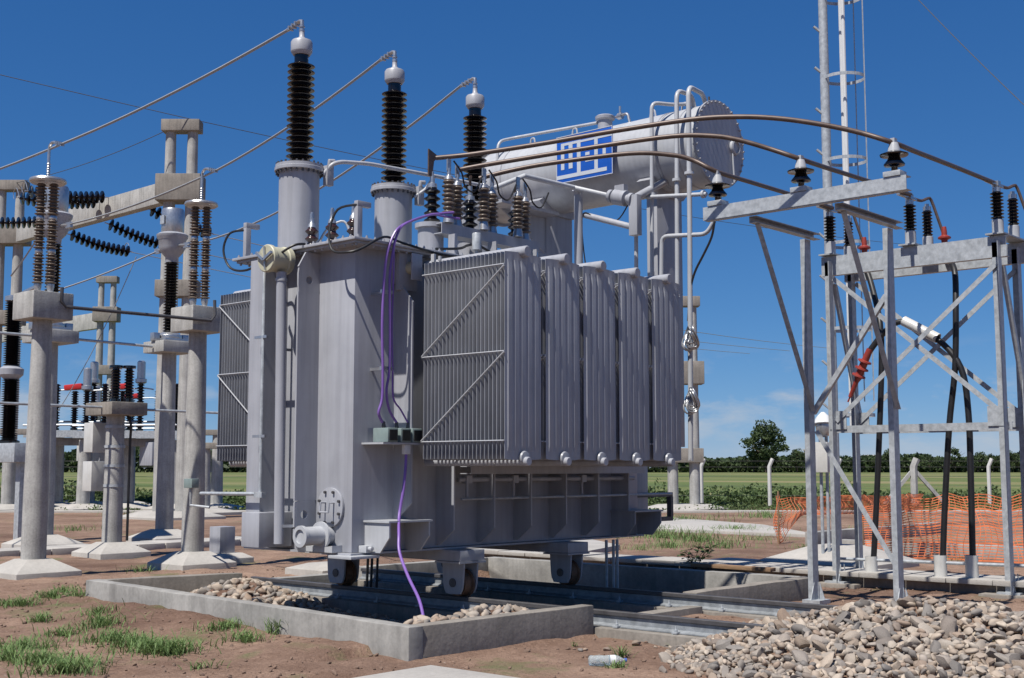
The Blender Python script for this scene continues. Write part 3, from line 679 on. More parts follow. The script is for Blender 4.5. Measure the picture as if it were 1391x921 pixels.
# neutral bushing on its short turret
mb = MB(); mb.lathe([(.155, ZT+.033), (.155, 4.50), (.19, 4.501), (.19, 4.555), (.1, 4.557)], (10.32, 10.6, 0), 30); nt_ = mb.build('neutral_turret', 'paint', T)
mb = MB(); mb.lathe(sheds(4.557, 5.0, 5, .055, .10), (10.34, 10.6, 0), 26); nb = mb.build('neutral_bushing', 'porc', T, sharp=60)
mb = MB(); mb.lathe([(.06, 5.0), (.055, 5.05), (.03, 5.06), (.03, 5.14), (.018, 5.142), (.018, 5.2)], (10.34, 10.6, 0), 16); mb.build('terminal', 'alu', nb)
mb = MB(); mb.prism([(10.27, 5.14), (10.27, 5.47), (10.44, 5.40), (10.36, 5.33), (10.33, 5.14)], 10.59, 10.61); mb.build('copper_plate', 'copper', T)
for x in (11.15, 12.0):
    mb = MB(); mb.lathe([(.155, ZT+.033), (.155, 4.50), (.19, 4.501), (.19, 4.555), (.1, 4.557)], (x, 10.75, 0), 30); mb.build('neutral_turret', 'paint', T)
    mb = MB(); mb.lathe(sheds(4.557, 5.0, 5, .055, .10), (x, 10.75, 0), 26); b = mb.build('medium_voltage_bushing', 'porc', T, sharp=60)
    mb = MB(); mb.lathe([(.06, 5.0), (.055, 5.05), (.03, 5.06), (.03, 5.18)], (x, 10.75, 0), 16); mb.build('terminal', 'alu', b)
    mb = MB(); mb.tube([(x, 10.75, 5.17), (x-.05, 10.7, 5.27), (x-.1, 10.64, 5.27)], .018, 8, sub=3); mb.build('jumper', 'copper', b)
# bracket beam with pairs of brown arresters
mb = MB(); mb.chan((10.24, 10.33, 4.47), (12.0, 10.33, 4.47), .13, .2, .012, side=-1)
for x in (10.36, 11.05, 11.8): mb.prism([(10.2, 4.40), (10.34, 4.40), (10.34, 4.20), (10.30, 4.105), (10.2, 4.105)], x-.01, x+.01, 'yz'); mb.prism([(10.23, 4.105), (10.34, 4.105), (10.34, 4.40)], x+.08, x+.095, 'yz')
mb.build('arrester_beam', 'paint', T)
for i, x in enumerate((10.35, 10.585, 10.96, 11.2, 11.585, 11.82)):
    y = 10.33 if i % 2 == 0 else 10.42; dz = 0 if i % 2 == 0 else -.02
    mb = MB(); mb.lathe([(.045, 4.545), (.05, 4.6)]+sheds2(4.64+dz, 5.06+dz, 8, .05, .085), (x, y, 0), 24); b = mb.build('small_arrester', 'brown', T, sharp=60)
    mb = MB(); mb.lathe([(.06, 5.06+dz), (.05, 5.10+dz), (.022, 5.12+dz), (.022, 5.2+dz)], (x, y, 0), 14); mb.cb((x, y, 5.24+dz), (.06, .02, .14)); mb.build('end_fitting', 'alu', b); mb = MB(); mb.lathe([(.07, 4.54), (.065, 4.565), (.05, 4.645)], (x, y, 0), 14); mb.build('foot_fitting', 'alu', b)
for x in (10.5, 11.12, 11.75):
    hose([(x+.0, 10.4, 5.33), (x+.12, 10.38, 5.2), (x+.2, 10.40, 5.05), (x+.32, 10.36, 5.0), (x+.4, 10.3, 5.2)], .011, name='jumper_lead')
hose([(9.9, 10.08, 4.14), (10.3, 10.1, 4.2), (10.5, 10.15, 4.27), (10.7, 10.18, 4.3), (11.0, 10.12, 4.2), (11.5, 10.06, 4.15), (12.5, 10.05, 4.13)], .016)
mb = MB(); mb.lathe([(.02, 4.1), (.02, 4.2), (.055, 4.21), (.055, 4.40), (.05, 4.41)], (10.55, 10.06, 0), 16); mb.build('sensor_head', 'galv', T)

# ---- conservator
CX, CZ, CR = 14.62, 6.14, .575
mb = MB(); mb.lathe([(CR*.93, 0), (CR, .03), (CR, 4.10)], (CX, 9.30, CZ), 56, (0, 1, 0)); cons = mb.build('conservator', 'paintlt', T)
mb = MB(); mb.lathe([(CR+.045, -.035), (CR+.045, 0.0)], (CX, 9.30, CZ), 56, (0, 1, 0)); mb.build('end_plate', 'paint', cons); mb = MB(); mb.lathe([(CR+.045, 4.10), (CR+.045, 4.135)], (CX, 9.30, CZ), 56, (0, 1, 0)); mb.build('end_plate', 'paint', cons)
mb = MB()
for i in range(36):
    a = 6.28318*i/36; mb.lathe([(.014, -.06), (.014, .02)], (CX+(CR+.02)*math.cos(a), 9.30, CZ+(CR+.02)*math.sin(a)), 6, (0, 1, 0))
tag(mb.build('end_bolts', 'paint', cons), kind='stuff')
for y in (9.62, 9.95, 10.0, 12.9):
    mb = MB(); mb.lathe([(CR-.01, -.012), (CR+.006, -.012), (CR+.006, .012), (CR-.01, .012)], (CX, y, CZ), 56, (0, 1, 0), caps=False); mb.build('weld_band', 'paint', cons)
mb = MB(); mb.lathe([(.11, 0), (.11, .04), (.085, .05), (.085, .02)], (CX+.36, 9.265, CZ+.02), 24, (0, -1, 0)); mb.tube([(CX+.3, 9.25, CZ-.05), (CX+.3, 9.23, CZ-.5)], .012, 6); mb.build('oil_gauge', 'paintlt', cons)
mb = MB(); mb.lathe([(.11, CR-.03), (.11, CR+.10), (.145, CR+.12), (.15, CR+.16), (.12, CR+.18)], (CX-.1, 11.2, CZ), 24); mb.build('filler_neck', 'paint', cons)
mb = MB(); mb.tube(rb([(CX-.1, 11.35, CZ+CR+.1), (CX-.1, 13.0, CZ+CR+.17), (CX-.45, 13.05, CZ+CR+.05), (CX-.62, 13.05, 4.3)], .12), .024, 10); mb.build('breather_pipe', 'paintlt', cons)
mb = MB(); mb.tube(rb([(CX-.1, 11.0, CZ+CR+.12), (CX-.1, 10.78, CZ+CR+.14), (CX-.1, 10.74, CZ+CR-.02)], .05), .022, 8); mb.lathe([(.05, 0), (.05, .07)], (CX-.1, 10.95, CZ+CR+.12), 12, (0, -1, 0)); mb.tube([(CX-.1, 10.92, CZ+CR+.15), (CX-.1, 10.92, CZ+CR+.27)], .018, 8); mb.build('vent_valve', 'alu', cons)
for y in (9.75, 10.3, 11.75, 12.6):
    mb = MB(); mb.tube([(CX-.14, y-.05, CZ+CR-.03), (CX-.14, y-.03, CZ+CR+.07), (CX-.14, y+.03, CZ+CR+.07), (CX-.14, y+.05, CZ+CR-.03)], .014, 6, sub=3); mb.build('lifting_eye', 'paintlt', cons)
mb = MB(); mb.lathe([(.03, 0), (.03, .06), (.015, .061), (.015, .13)], (CX-.02, 9.42, CZ+CR), 8); mb.build('air_cock', 'darksteel', cons)
# flat sign with the maker's mark, on two straps in front of the drum
SX = 13.93; sy0, sy1, sz0, sz1 = 10.615, 11.655, 5.82, 6.52
mb = MB(); mb.box(SX, SX+.012, sy0, sy1, sz0, sz1); mb.build('sign_plate', 'blue', cons, bevel=.003)
def mark(u0, u1, v0, v1, d=.004):   # u from the sign's left (far) edge, v from its foot
    mb = MB(); W, Hh = sy1-sy0, sz1-sz0
    mb.box(SX-d, SX-.0005, sy1-u1*W, sy1-u0*W, sz0+v0*Hh, sz0+v1*Hh); mb.build('sign_stroke', 'signw', cons)
for a in ((0, 1, 0, .014), (0, 1, .986, 1), (0, .01, .014, .986), (.99, 1, .014, .986)): mark(*a)
mark(.085, .44, .79, .845); mark(.085, .145, .28, .79); mark(.225, .295, .28, .79); mark(.375, .44, .165, .79)
mark(.01, .90, .085, .165); mark(.44, .99, .79, .835); mark(.685, .745, .165, .79)
mark(.525, .60, .49, .555); mark(.525, .685, .355, .405); mark(.83, .885, .40, .62)
for y in (10.75, 11.5):
    mb = MB(); mb.bar((SX+.012, y, CZ+.1), (CX-CR+.05, y, CZ+.1), .04, .03); mb.bar((SX+.012, y, CZ-.2), (CX-CR+.12, y, CZ-.2), .04, .03); mb.build('sign_strap', 'galv', cons)
for y in (10.12, 12.17):
    mb = MB(); mb.box(14.30, 14.92, y, y+.18, 1.95, 5.50); sp = mb.build('conservator_support', 'paint', T, bevel=.008)
    mb = MB(); mb.prism([(14.30, 5.50), (14.92, 5.50), (15.1, 5.68), (15.02, 5.74)]+[(CX+CR*math.sin(a), CZ-CR*math.cos(a)) for a in (.6, .3, 0, -.3, -.6)]+[(14.2, 5.74), (14.1, 5.68)], y-.03, y+.21); mb.build('saddle', 'paint', sp)
    mb = MB(); mb.box(X1+.002, 14.30, y+.02, y+.16, 2.0, 2.3); mb.build('support_arm', 'paint', sp); mb = MB(); mb.box(X1+.002, 14.30, y+.02, y+.16, 3.4, 3.65); mb.build('support_arm', 'paint', sp)
# sloping cradle plate and pipework between conservator and cover
mb = MB(); mb.prism([(13.0, 5.44), (14.28, 5.44), (14.28, 5.49), (13.0, 5.49)], 11.9, 12.5); mb.prism([(13.3, 5.439), (14.28, 5.439), (14.28, 4.9)], 12.19, 12.21); mb.build('service_shelf', 'paint', T)
UP = (0, 0, 1); AXY = (0, 1, 0); AXX = (1, 0, 0)
pipe(rb([(13.95,9.97,4.10),(13.95,9.94,6.72),(14.30,9.81,6.74),(14.6,9.70,6.80),(14.6,9.62,6.68)],.1), .028, sub=0, flanges=(((13.95,9.955,5.42), UP),))
pipe(rb([(13.92,9.53,4.10),(13.92,9.50,6.80),(14.40,9.57,6.85),(14.45,9.55,6.6)],.14), .032, sub=0, flanges=(((13.92,9.52,5.55), UP),))
pipe(rb([(13.88,9.33,1.75),(13.88,9.29,4.95),(13.88,9.28,6.80),(14.45,9.42,6.85),(14.55,9.42,6.64)],.14), .034, sub=0, flanges=(((13.88,9.29,5.60), UP),))
pipe(rb([(13.9,10.20,4.10),(13.9,10.19,5.40),(13.9,9.03,5.28)],.12), .028, sub=0, flanges=(((13.9,9.08,5.285), AXY),))
pipe(rb([(13.9,9.78,4.10),(13.9,9.76,4.80),(13.9,9.04,4.74),(13.9,8.92,4.9)],.1), .03, sub=0)
pipe([(12.2,11.3,5.42),(12.35,10.9,5.55),(13.38,10.88,5.56),(13.6,10.45,5.42)], .035, sub=0)
pipe(rb([(13.5,10.9,4.10),(13.5,10.9,5.50),(13.45,10.9,5.56)],.06), .062, 'paint', sub=0, n=14)
mb = MB(); mb.lathe([(.09,0),(.09,.05),(.06,.051),(.06,.09),(.11,.1),(.11,.3),(.06,.31),(.06,.36),(.09,.361),(.09,.41)], (13.6, 10.42, 5.41), 18, (0, -1, -.28)); mb.cb((13.6, 10.22, 5.48), (.1, .16, .1)); mb.build('gas_relay', 'paint', T)
pipe([(13.6,10.04,5.30),(13.8,9.98,5.42),(14.3,9.98,5.66)], .055, 'paint', sub=0)
pipe([(13.6,10.86,5.20),(13.6,10.06,4.93)], .045, 'paint', sub=0)
mb = MB(); mb.box(13.55, 13.66, 9.92, 10.06, 4.80, 5.36); mb.build('pipe_bracket', 'paint', T, bevel=.006)
hose([(13.6,10.1,5.25),(13.6,10.3,5.05),(13.58,10.6,5.1),(13.56,10.85,5.22),(13.56,10.88,4.9),(13.5,10.75,4.3)], .010)
hose([(13.88,9.34,3.6),(13.88,9.3,4.0),(13.88,9.22,4.25),(13.89,9.08,4.48),(13.9,8.96,4.7),(13.9,8.9,4.95),(14.2,9.0,5.3),(14.5,9.2,5.6)], .016)
# control cabinet at the far end
mb = MB(); mb.box(14.0, 14.29, 10.32, 10.75, .95, 1.75); cab = mb.build('control_cabinet', 'paint', T, bevel=.012)
mb = MB(); mb.box(14.02, 14.86, 10.30, 10.36, 1.25, 1.31); mb.box(14.80, 14.86, 10.295, 10.365, .97, 1.25); mb.box(14.02, 14.86, 10.30, 10.36, .91, .97); mb.build('cabinet_frame', 'darksteel', cab)
for x in (13.05, 13.2, 13.28):
    mb = MB(); mb.tube([(x, 10.1, .0), (x, 10.1, .72)], .02, 8); mb.build('cable_duct', 'galv', T)
for p in ((11.2, 12.6), (11.75, 13.1), (10.95, 12.4)):
    mb = MB(); mb.tube([(p[0], p[1], -.2), (p[0]+.01, p[1]-.02, .5), (p[0], p[1]-.06, .76)], .018, 8, sub=2); mb.build('earth_lead', 'black', T)
# three secondary terminal boxes on a shelf
mb = MB(); mb.box(8.96, 9.52, 9.90, Y0-.002, 1.905, 1.925); shf = mb.build('box_shelf', 'paintlt', T)
for i, x in enumerate((9.10, 9.29, 9.46)):
    mb = MB(); mb.box(x-.075, x+.075, 9.90, 10.14, 1.927, 2.08)
    b = mb.build('secondary_terminal_box', 'green', T, bevel=.012)
    mb = MB(); mb.box(x-.055, x+.055, 9.888, 9.8995, 1.945, 2.06); mb.build('dark_front', 'black', b)  # solid black plate, painted as the shade inside the box
    mb = MB(); mb.lathe([(.02, 2.08), (.024, 2.09), (.018, 2.13), (.022, 2.135), (.012, 2.15)], (x-.03, 10.02, 0), 10); mb.build('cable_gland', 'darksteel', b)
mb = MB(); mb.box(9.30, 9.38, 9.92, 9.98, 1.80, 1.9045); mb.build('drop_gland', 'white', T, bevel=.008)
for z in (3.55, 2.72):
    mb = MB(); mb.bar((9.0, 10.0, z), (9.16, 10.0, z), .03, .04); mb.bar((9.08, 10.0, z), (9.08, Y0, z), .02, .03); mb.build('cable_clamp', 'alu', T)

# ------------------------------------------------------------------ copper busbars and cables
bars = [
 ('uppermost brown copper busbar curving from the arresters to the tallest right insulator',
  [(10.40,10.60,5.38),(10.69,10.21,5.42),(11.07,9.44,5.49),(11.42,8.72,5.57),(11.82,7.90,5.64),(12.06,7.40,5.63),(12.27,6.97,5.57),(12.48,6.54,5.46),(12.65,6.19,5.34),(12.80,5.88,5.20),(13.49,5.93,5.24),(14.90,6.04,5.33),(16.45,6.16,5.42)]),
 ('middle brown copper busbar running to the centre pin insulator',
  [(10.80,10.66,5.30),(10.98,10.45,5.36),(11.67,9.15,5.51),(12.10,8.34,5.58),(12.32,7.93,5.555),(12.46,7.66,5.49),(12.63,7.34,5.36),(12.80,7.02,5.21),(13.48,7.08,5.25),(14.89,7.20,5.34),(16.45,7.34,5.44)]),
 ('lowest brown copper busbar dropping to the insulator nearest the conservator',
  [(11.22,10.66,5.28),(11.45,10.35,5.37),(11.71,9.92,5.44),(12.23,9.07,5.52),(12.51,8.63,5.48),(12.65,8.40,5.40),(12.80,8.15,5.24),(13.73,8.25,5.29),(15.11,8.39,5.36),(16.45,8.53,5.42)])]
for lab, pts in bars:
    mb = MB(); mb.tube(pts, .029, 10, sub=5); tag(mb.build('busbar', 'copper'), lab, 'busbar', 'copper busbars')
pur = [
 ('left purple cable hanging down the tank corner to the terminal boxes', [(10.30,10.20,4.64),(10.07,10.2,4.59),(9.78,10.12,4.51),(9.28,9.98,4.31),(9.13,9.97,4.16),(9.05,9.97,3.96),(9.02,9.98,3.68),(9.0,9.98,3.19),(9.015,9.98,2.72),(9.02,9.99,2.40),(8.98,10.0,2.24),(9.05,10.02,2.14)]),
 ('right purple cable hanging down the tank corner to the terminal boxes', [(10.40,10.20,4.58),(10.13,10.2,4.57),(9.84,10.12,4.53),(9.32,9.98,4.33),(9.19,9.97,4.18),(9.13,9.97,3.97),(9.10,9.98,3.69),(9.11,9.98,3.20),(9.11,9.98,2.72),(9.08,9.99,2.48),(9.13,10.0,2.28),(9.26,10.02,2.14)]),
 ('middle thin purple cable between the other two on the tank corner', [(9.17,9.99,4.10),(9.165,9.99,3.69),(9.15,9.99,3.21),(9.165,9.99,2.73),(9.18,9.99,2.41),(9.3,10.0,2.28),(9.43,10.02,2.14)]),
 ('purple cable dropping from the terminal boxes over the kerb into the pit', [(9.34,9.95,1.82),(9.31,9.93,1.62),(9.27,9.92,1.40),(9.2,9.9,1.15),(9.03,9.72,.95),(8.95,9.62,.78),(8.82,9.35,.56),(8.66,9.02,.36),(8.52,8.8,.16),(8.45,8.7,.0)])]
for i, (lab, pts) in enumerate(pur):
    mb = MB(); mb.tube(pts, (.015, .014, .010, .016)[i], 8, sub=6); tag(mb.build('cable', 'purple'), lab, 'cable', 'purple control cables')
for z, r, y in ((3.38, .115, 9.27), (2.55, .115, 9.27)):
    mb = MB()
    for k in range(7):
        rr = r*(.8+.4*rnd.random()); ox, oy, oz = rnd.uniform(-.03,.03), rnd.uniform(-.03,.03), rnd.uniform(-.05,.05)
        mb.tube([(13.84+ox+.05*math.sin(a*2), y+oy+rr*.6*math.cos(a), z+oz+rr*1.2*math.sin(a)) for a in [6.28318*j/20 for j in range(21)]], .012, 6)
    tag(mb.build('wire_coil', 'alu'), ('upper' if z > 3 else 'lower')+' silver wire coil hung behind the last radiator', 'wire coil', 'wire coils')

# ------------------------------------------------------------------ steel frame with pin insulators
f1 = thing('steel_support', (13.5, 7.2, 0), 'galvanised two-legged frame carrying three black pin insulators', 'steel frame')
for y in (7.76, 6.64):
    mb = MB(); mb.box(14.13, 14.41, y-.12, y+.12, -.02, .03); 
    for s in (-1, 1): mb.prism([(14.27+s*.05, .03), (14.27+s*.14, .03), (14.27+s*.05, .24)], y-.006, y+.006); 
    mb.prism([(y-.05, .03), (y-.12, .03), (y-.05, .24)], 14.265, 14.277, 'yz'); mb.build('base_plate', 'galv', f1)
    mb = MB(); mb.chan((14.27, y, .03), (14.27, y, 4.56), .14, .07, .008, up=(1, 0, 0)); mb.build('leg', 'galv', f1)
    mb = MB(); mb.chan((12.86, y, 4.605), (14.42, y, 4.605), .08, .10, .008); mb.build('cross_arm', 'galv', f1)
    mb = MB(); mb.angle((12.96, y-.02, 4.56), (14.22, y-.02, 2.35), .065, .008); mb.build('brace', 'galv', f1)
mb = MB(); mb.angle((14.215, 7.70, 2.32), (14.215, 6.68, 3.72), .06, .007, up=(1, 0, 0)); mb.build('diagonal', 'galv', f1)
mb = MB(); mb.angle((14.215, 7.70, 2.10), (14.215, 6.70, .48), .06, .007, up=(1, 0, 0)); mb.build('diagonal', 'galv', f1)
mb = MB(); mb.chan((12.72, 5.72, 4.73), (12.72, 8.32, 4.73), .16, .13, .009, side=1); mb.angle((12.73, 5.9, 4.64), (12.73, 8.3, 4.64), .08, .008); mb.build('top_beam', 'galv', f1)
for nm, y in (('nearest the conservator', 8.15), ('in the middle of the beam', 7.02), ('at the right end of the beam', 5.88)):
    pi = thing('pin_insulator', (12.79, y, 4.82), 'black pin insulator '+nm, 'insulator', 'pin insulators on the frame')
    mb = MB(); mb.cb((12.79, y, 4.845), (.17, .2, .06)); mb.build('foot', 'galv', pi, bevel=.005)
    mb = MB(); mb.lathe([(.035, 4.875), (.035, 4.93), (.05, 4.94), (.11, 4.945), (.115, 4.96), (.075, 5.01), (.06, 5.05), (.15, 5.055), (.155, 5.07), (.08, 5.10), (.06, 5.11)], (12.79, y, 0), 30); mb.build('sheds', 'porc', pi, sharp=60)
    mb = MB(); mb.lathe([(.07, 5.10), (.062, 5.14), (.045, 5.20), (.02, 5.205), (.02, 5.23)], (12.79, y, 0), 20); mb.cb((12.79, y, 5.225), (.07, .05, .05)); mb.build('cap', 'paintlt', pi)

# ------------------------------------------------------------------ lattice support with cable terminations
f2 = thing('termination_frame', (16.85, 7.4, 0), 'galvanised four-legged lattice frame at the right carrying cable terminations', 'steel frame')
FX0, FX1, FY0, FY1 = 16.45, 17.15, 6.15, 8.58
for x in (FX0, FX1):
    for y in (FY0, FY1):
        mb = MB(); mb.cb((x, y, .055), (.3, .3, .025))
        for s in (-1, 1): mb.prism([(x+s*.05, .067), (x+s*.13, .067), (x+s*.05, .3)], y-.06, y-.05)
        mb.build('base_plate', 'galv', f2)
        mb = MB(); mb.angle((x-.05, y-.05, .067), (x-.05, y-.05, 4.62), .12, .010, up=(0, 1, 0), flip=(1, 1)); mb.build('leg', 'galv', f2)
        mb = MB(); mb.cb((x-.062, y+(.08 if y < 7 else -.08), 2.33), (.012, .26, .26)); mb.build('gusset', 'galv', f2)
    mb = MB(); mb.angle((x-.07, FY1-.04, 4.35), (x-.07, FY0+.04, 2.34), .065, .008, up=(1, 0, 0)); mb.build('diagonal', 'galv', f2)
    mb = MB(); mb.angle((x-.085, FY0+.04, 4.35), (x-.085, FY1-.04, 2.34), .065, .008, up=(1, 0, 0)); mb.build('diagonal', 'galv', f2)
    mb = MB(); mb.chan((x-.05, FY0-.1, 2.20), (x-.05, FY1+.05, 2.20), .10, .05, .008); mb.build('tie', 'galv', f2)
    mb = MB(); mb.chan((x-.06, FY0-.12, 4.56), (x-.06, FY1+.12, 4.56), .28, .10, .010); mb.build('top_beam', 'galv', f2)
for y in (FY0, 7.36, FY1):
    mb = MB(); mb.box(FX0-.14, FX1+.14, y-.12, y+.12, 4.715, 4.735); mb.build('insulator_seat', 'galv', f2)
for y in (FY0, FY1):
    mb = MB(); mb.angle((FX0, y-.06, 4.3), (FX1, y-.06, 2.35), .06, .007, up=(0, 1, 0)); mb.build('side_diagonal', 'galv', f2)
mb = MB(); mb.box(16.25, 17.3, 8.25, 8.85, -.05, .042); mb.build('foundation', 'concd', f2, bevel=.01)
mb = MB(); mb.box(16.2, 17.5, 5.8, 6.5, -.05, .042); mb.build('foundation', 'concd', f2, bevel=.01)
mb = MB(); mb.tube([(16.6, 5.6, .40), (16.62, 8.75, .36)], .022, 8); tag(mb.build('ground_pipe', 'galv'), 'thin grey pipe running low across the three white cable ducts', 'pipe')
names = ('right end', 'middle', 'left end')
for i, y in enumerate((FY0, 7.36, FY1)):
    for k, x in enumerate((FX0, 17.02)):
        if k == 0:
            pi = thing('post_insulator', (x, y, 4.735), 'black ribbed post insulator at the %s of the lattice frame front' % names[i], 'insulator', 'post insulators on the lattice frame')
        else:
            pi = thing('surge_arrester', (x, y, 4.735), 'slim black arrester behind the post insulator at the %s of the lattice frame' % names[i], 'arrester', 'slim arresters on the lattice frame')
        mb = MB(); mb.lathe([(.075, 4.735), (.075, 4.92), (.06, 4.93)], (x, y, 0), 18); mb.build('base', 'paintlt', pi)
        mb = MB(); mb.lathe(sheds(4.93, 5.30, 8, .05, .088 if k == 0 else .075), (x, y, 0), 24); mb.build('sheds', 'porc', pi, sharp=60)
        mb = MB(); mb.lathe([(.055, 5.30), (.055, 5.36), (.03, 5.365), (.03, 5.40)], (x, y, 0), 14)
        if k == 0: mb.bar((x-.35, y, 5.40), (x+.2, y, 5.40), .05, .03); mb.cb((x, y, 5.41), (.09, .09, .07))
        mb.build('top_fitting', 'alu', pi)
    mb = MB(); mb.tube([(16.6, y, 5.41), (16.8, y-.02, 5.41), (16.98, y-.03, 5.47), (17.06, y-.05, 5.46), (17.1, y-.12, 5.2), (17.12, y-.18, 4.98)], .022, 6, sub=3)
    tag(mb.build('copper_strap', 'copper'), 'bent copper strap over the insulators at the %s of the lattice frame' % names[i], 'strap', 'bent copper straps')
    if i > 0:
        mb = MB(); mb.lathe([(.03, .28), (.04, .2), (.04, .16), (.09, .13), (.09, .11), (.045, .09), (.04, .04), (.09, .01), (.09, -.01), (.045, -.03), (.045, -.2)], (17.12, y-.2, 4.78), 16); tag(mb.build('cable_termination', 'red'), 'dark red cable termination behind the %s of the lattice frame' % names[i], 'cable end', 'red cable ends')
cabs = [('black cable dropping straight to the left white duct', [(17.1,8.36,4.6),(16.95,8.2,4.3),(16.62,7.93,3.69),(16.6,7.92,3.06),(16.6,7.99,2.02),(16.6,8.07,.99),(16.6,8.14,.2)]),
        ('black cable dropping straight to the middle white duct', [(17.1,7.14,4.6),(16.8,6.9,4.37),(16.6,6.82,3.80),(16.6,6.86,3.0),(16.6,6.97,2.21),(16.6,7.08,1.02),(16.6,7.14,.15)]),
        ('black cable passing through the white sleeve to the right duct', [(16.5,8.11,3.18),(16.52,8.02,3.34),(16.55,7.78,3.60),(16.58,7.54,3.68),(16.6,7.08,3.40),(16.6,6.78,3.0),(16.6,6.70,2.40),(16.6,6.70,1.51),(16.6,6.72,.15)])]
for lab, pts in cabs:
    mb = MB(); mb.tube(pts, .042, 10, sub=5); tag(mb.build('cable', 'black'), lab, 'cable', 'black power cables')
mb = MB(); mb.lathe([(.072, 0), (.072, .56), (.06, .56), (.06, .02)], (16.58, 7.56, 3.70), 20, (0, -.86, -.5)); tag(mb.build('cable_sleeve', 'pvc'), 'short white plastic sleeve round a black cable in mid air', 'sleeve')
mb = MB(); d = Vector((0, .44, -.9)); 
mb.lathe([(.045, -.12), (.05, 0), (.05, .05), (.095, .06), (.10, .08), (.055, .10), (.055, .16), (.095, .17), (.10, .19), (.055, .21), (.055, .27), (.095, .28), (.10, .30), (.055, .32), (.035, .38), (.028, .62), (.012, .63), (.012, .70)], (16.5, 8.09, 3.22), 20, d)
tag(mb.build('cable_termination', 'red'), 'loose red cable termination hanging at the left inside the lattice frame', 'cable end', 'red cable ends')
for nm, x, y, h in (('left', 16.6, 8.16, .42), ('middle', 16.6, 7.16, .48), ('right', 16.6, 6.73, .50)):
    mb = MB(); mb.lathe([(.085, -.08), (.085, h), (.073, h), (.073, h-.1)], (x, y, 0), 20); tag(mb.build('cable_duct', 'pvc'), '%s white plastic duct stub round a black cable' % nm, 'duct', 'white cable ducts')

# ------------------------------------------------------------------ caged ladder mast, lamp
MX, MY = 19.6, 10.25
mast = thing('ladder_mast', (MX, MY, .1), 'tall galvanised mast with a caged ladder rising out of the picture', 'mast')
mb = MB(); mb.lathe([(.085, .3), (.075, 13.5)], (MX, MY, 0), 14); mb.build('pole', 'galv', mast)
lx, ly = LT[0]*.33, LT[1]*.33
for o in (.30, .34): pass
for s_ in (-.02, .02):
    mb = MB(); mb.tube([(MX+lx+AX[0]*s_*4, MY+ly+AX[1]*s_*4, 2.3), (MX+lx+AX[0]*s_*4, MY+ly+AX[1]*s_*4, 13.5)], .034, 8); mb.build('ladder_rail', 'white', mast)  # white puts the sunlit brightness of the rail into its colour
mb = MB()
for k, o in enumerate((-.28, 0, .28)):
    a_ = LT*(.70 if k == 1 else .62); q = (MX+a_[0]+AX[0]*o, MY+a_[1]+AX[1]*o)
    mc = MB(); mc.bar((q[0], q[1], 2.8), (q[0], q[1], 13.5), .05, .008, up=(LT[0], LT[1], 0)); mc.build('cage_strap', 'galv', mast)
for k in range(8):
    zz = 2.55+1.48*k
    mc = MB(); pts = []
    for a in np.linspace(-math.pi*.95, math.pi*.95, 19):
        v = LT*(.36-.36*math.cos(a) if False else .34+.36*math.cos(a))+AX*.33*math.sin(a); pts.append((MX+v[0], MY+v[1], zz))
    for a, b in zip(pts[:-1], pts[1:]): mc.bar(a, b, .008, .055)
    mc.build('cage_hoop', 'galv', mast)
    for dz_ in (0, .74):
      mc = MB(); mc.bar((MX-LT[0]*.05, MY-LT[1]*.05, zz+.1+dz_), (MX-LT[0]*.17, MY-LT[1]*.17, zz+.2+dz_), .05, .03); mc.build('step_bolt', 'galv', mast)
mb = MB(); s_ = 1.0
mb.add([(MX-s_, MY-s_, -.05), (MX+s_, MY-s_, -.05), (MX+s_, MY+s_, -.05), (MX-s_, MY+s_, -.05), (MX-s_, MY-s_, .1), (MX+s_, MY-s_, .1), (MX+s_, MY+s_, .1), (MX-s_, MY+s_, .1), (MX-.3, MY-.3, .36), (MX+.3, MY-.3, .36), (MX+.3, MY+.3, .36), (MX-.3, MY+.3, .36)],
       [(0,1,5,4),(1,2,6,5),(2,3,7,6),(3,0,4,7),(4,5,9,8),(5,6,10,9),(6,7,11,10),(7,4,8,11),(8,9,10,11)])
mb.build('foundation', 'slab', mast, bevel=.01)
lp = thing('flood_lamp', (19.0, 10.14, 0), 'small white flood lamp over a pale junction box on two thin posts', 'lamp')
for o in (-.05, .05):
    mb = MB(); mb.tube([(19.05+LT[0]*o, 10.16+LT[1]*o, 0), (19.05+LT[0]*o, 10.16+LT[1]*o, 2.3)], .028, 8); mb.build('post', 'galv', lp)
mb = MB(); mb.cb((18.95, 10.12, 1.83), (.16, .24, .50)); mb.build('junction_box', 'pvc', lp, bevel=.012)
mb = MB(); mb.lathe([(.03, .2), (.09, .14), (.12, .10), (.17, .0), (.15, -.02), (.05, 0)], (18.95, 10.1, 2.38), 20, (.15, .1, 1)); mb.build('reflector', 'white', lp)
mb = MB(); mb.lathe([(.13, -.02), (.12, -.14), (.08, -.2), (.02, -.22)], (18.95, 10.1, 2.38), 16, (.15, .1, 1)); mb.build('glass_guard', 'alu', lp)

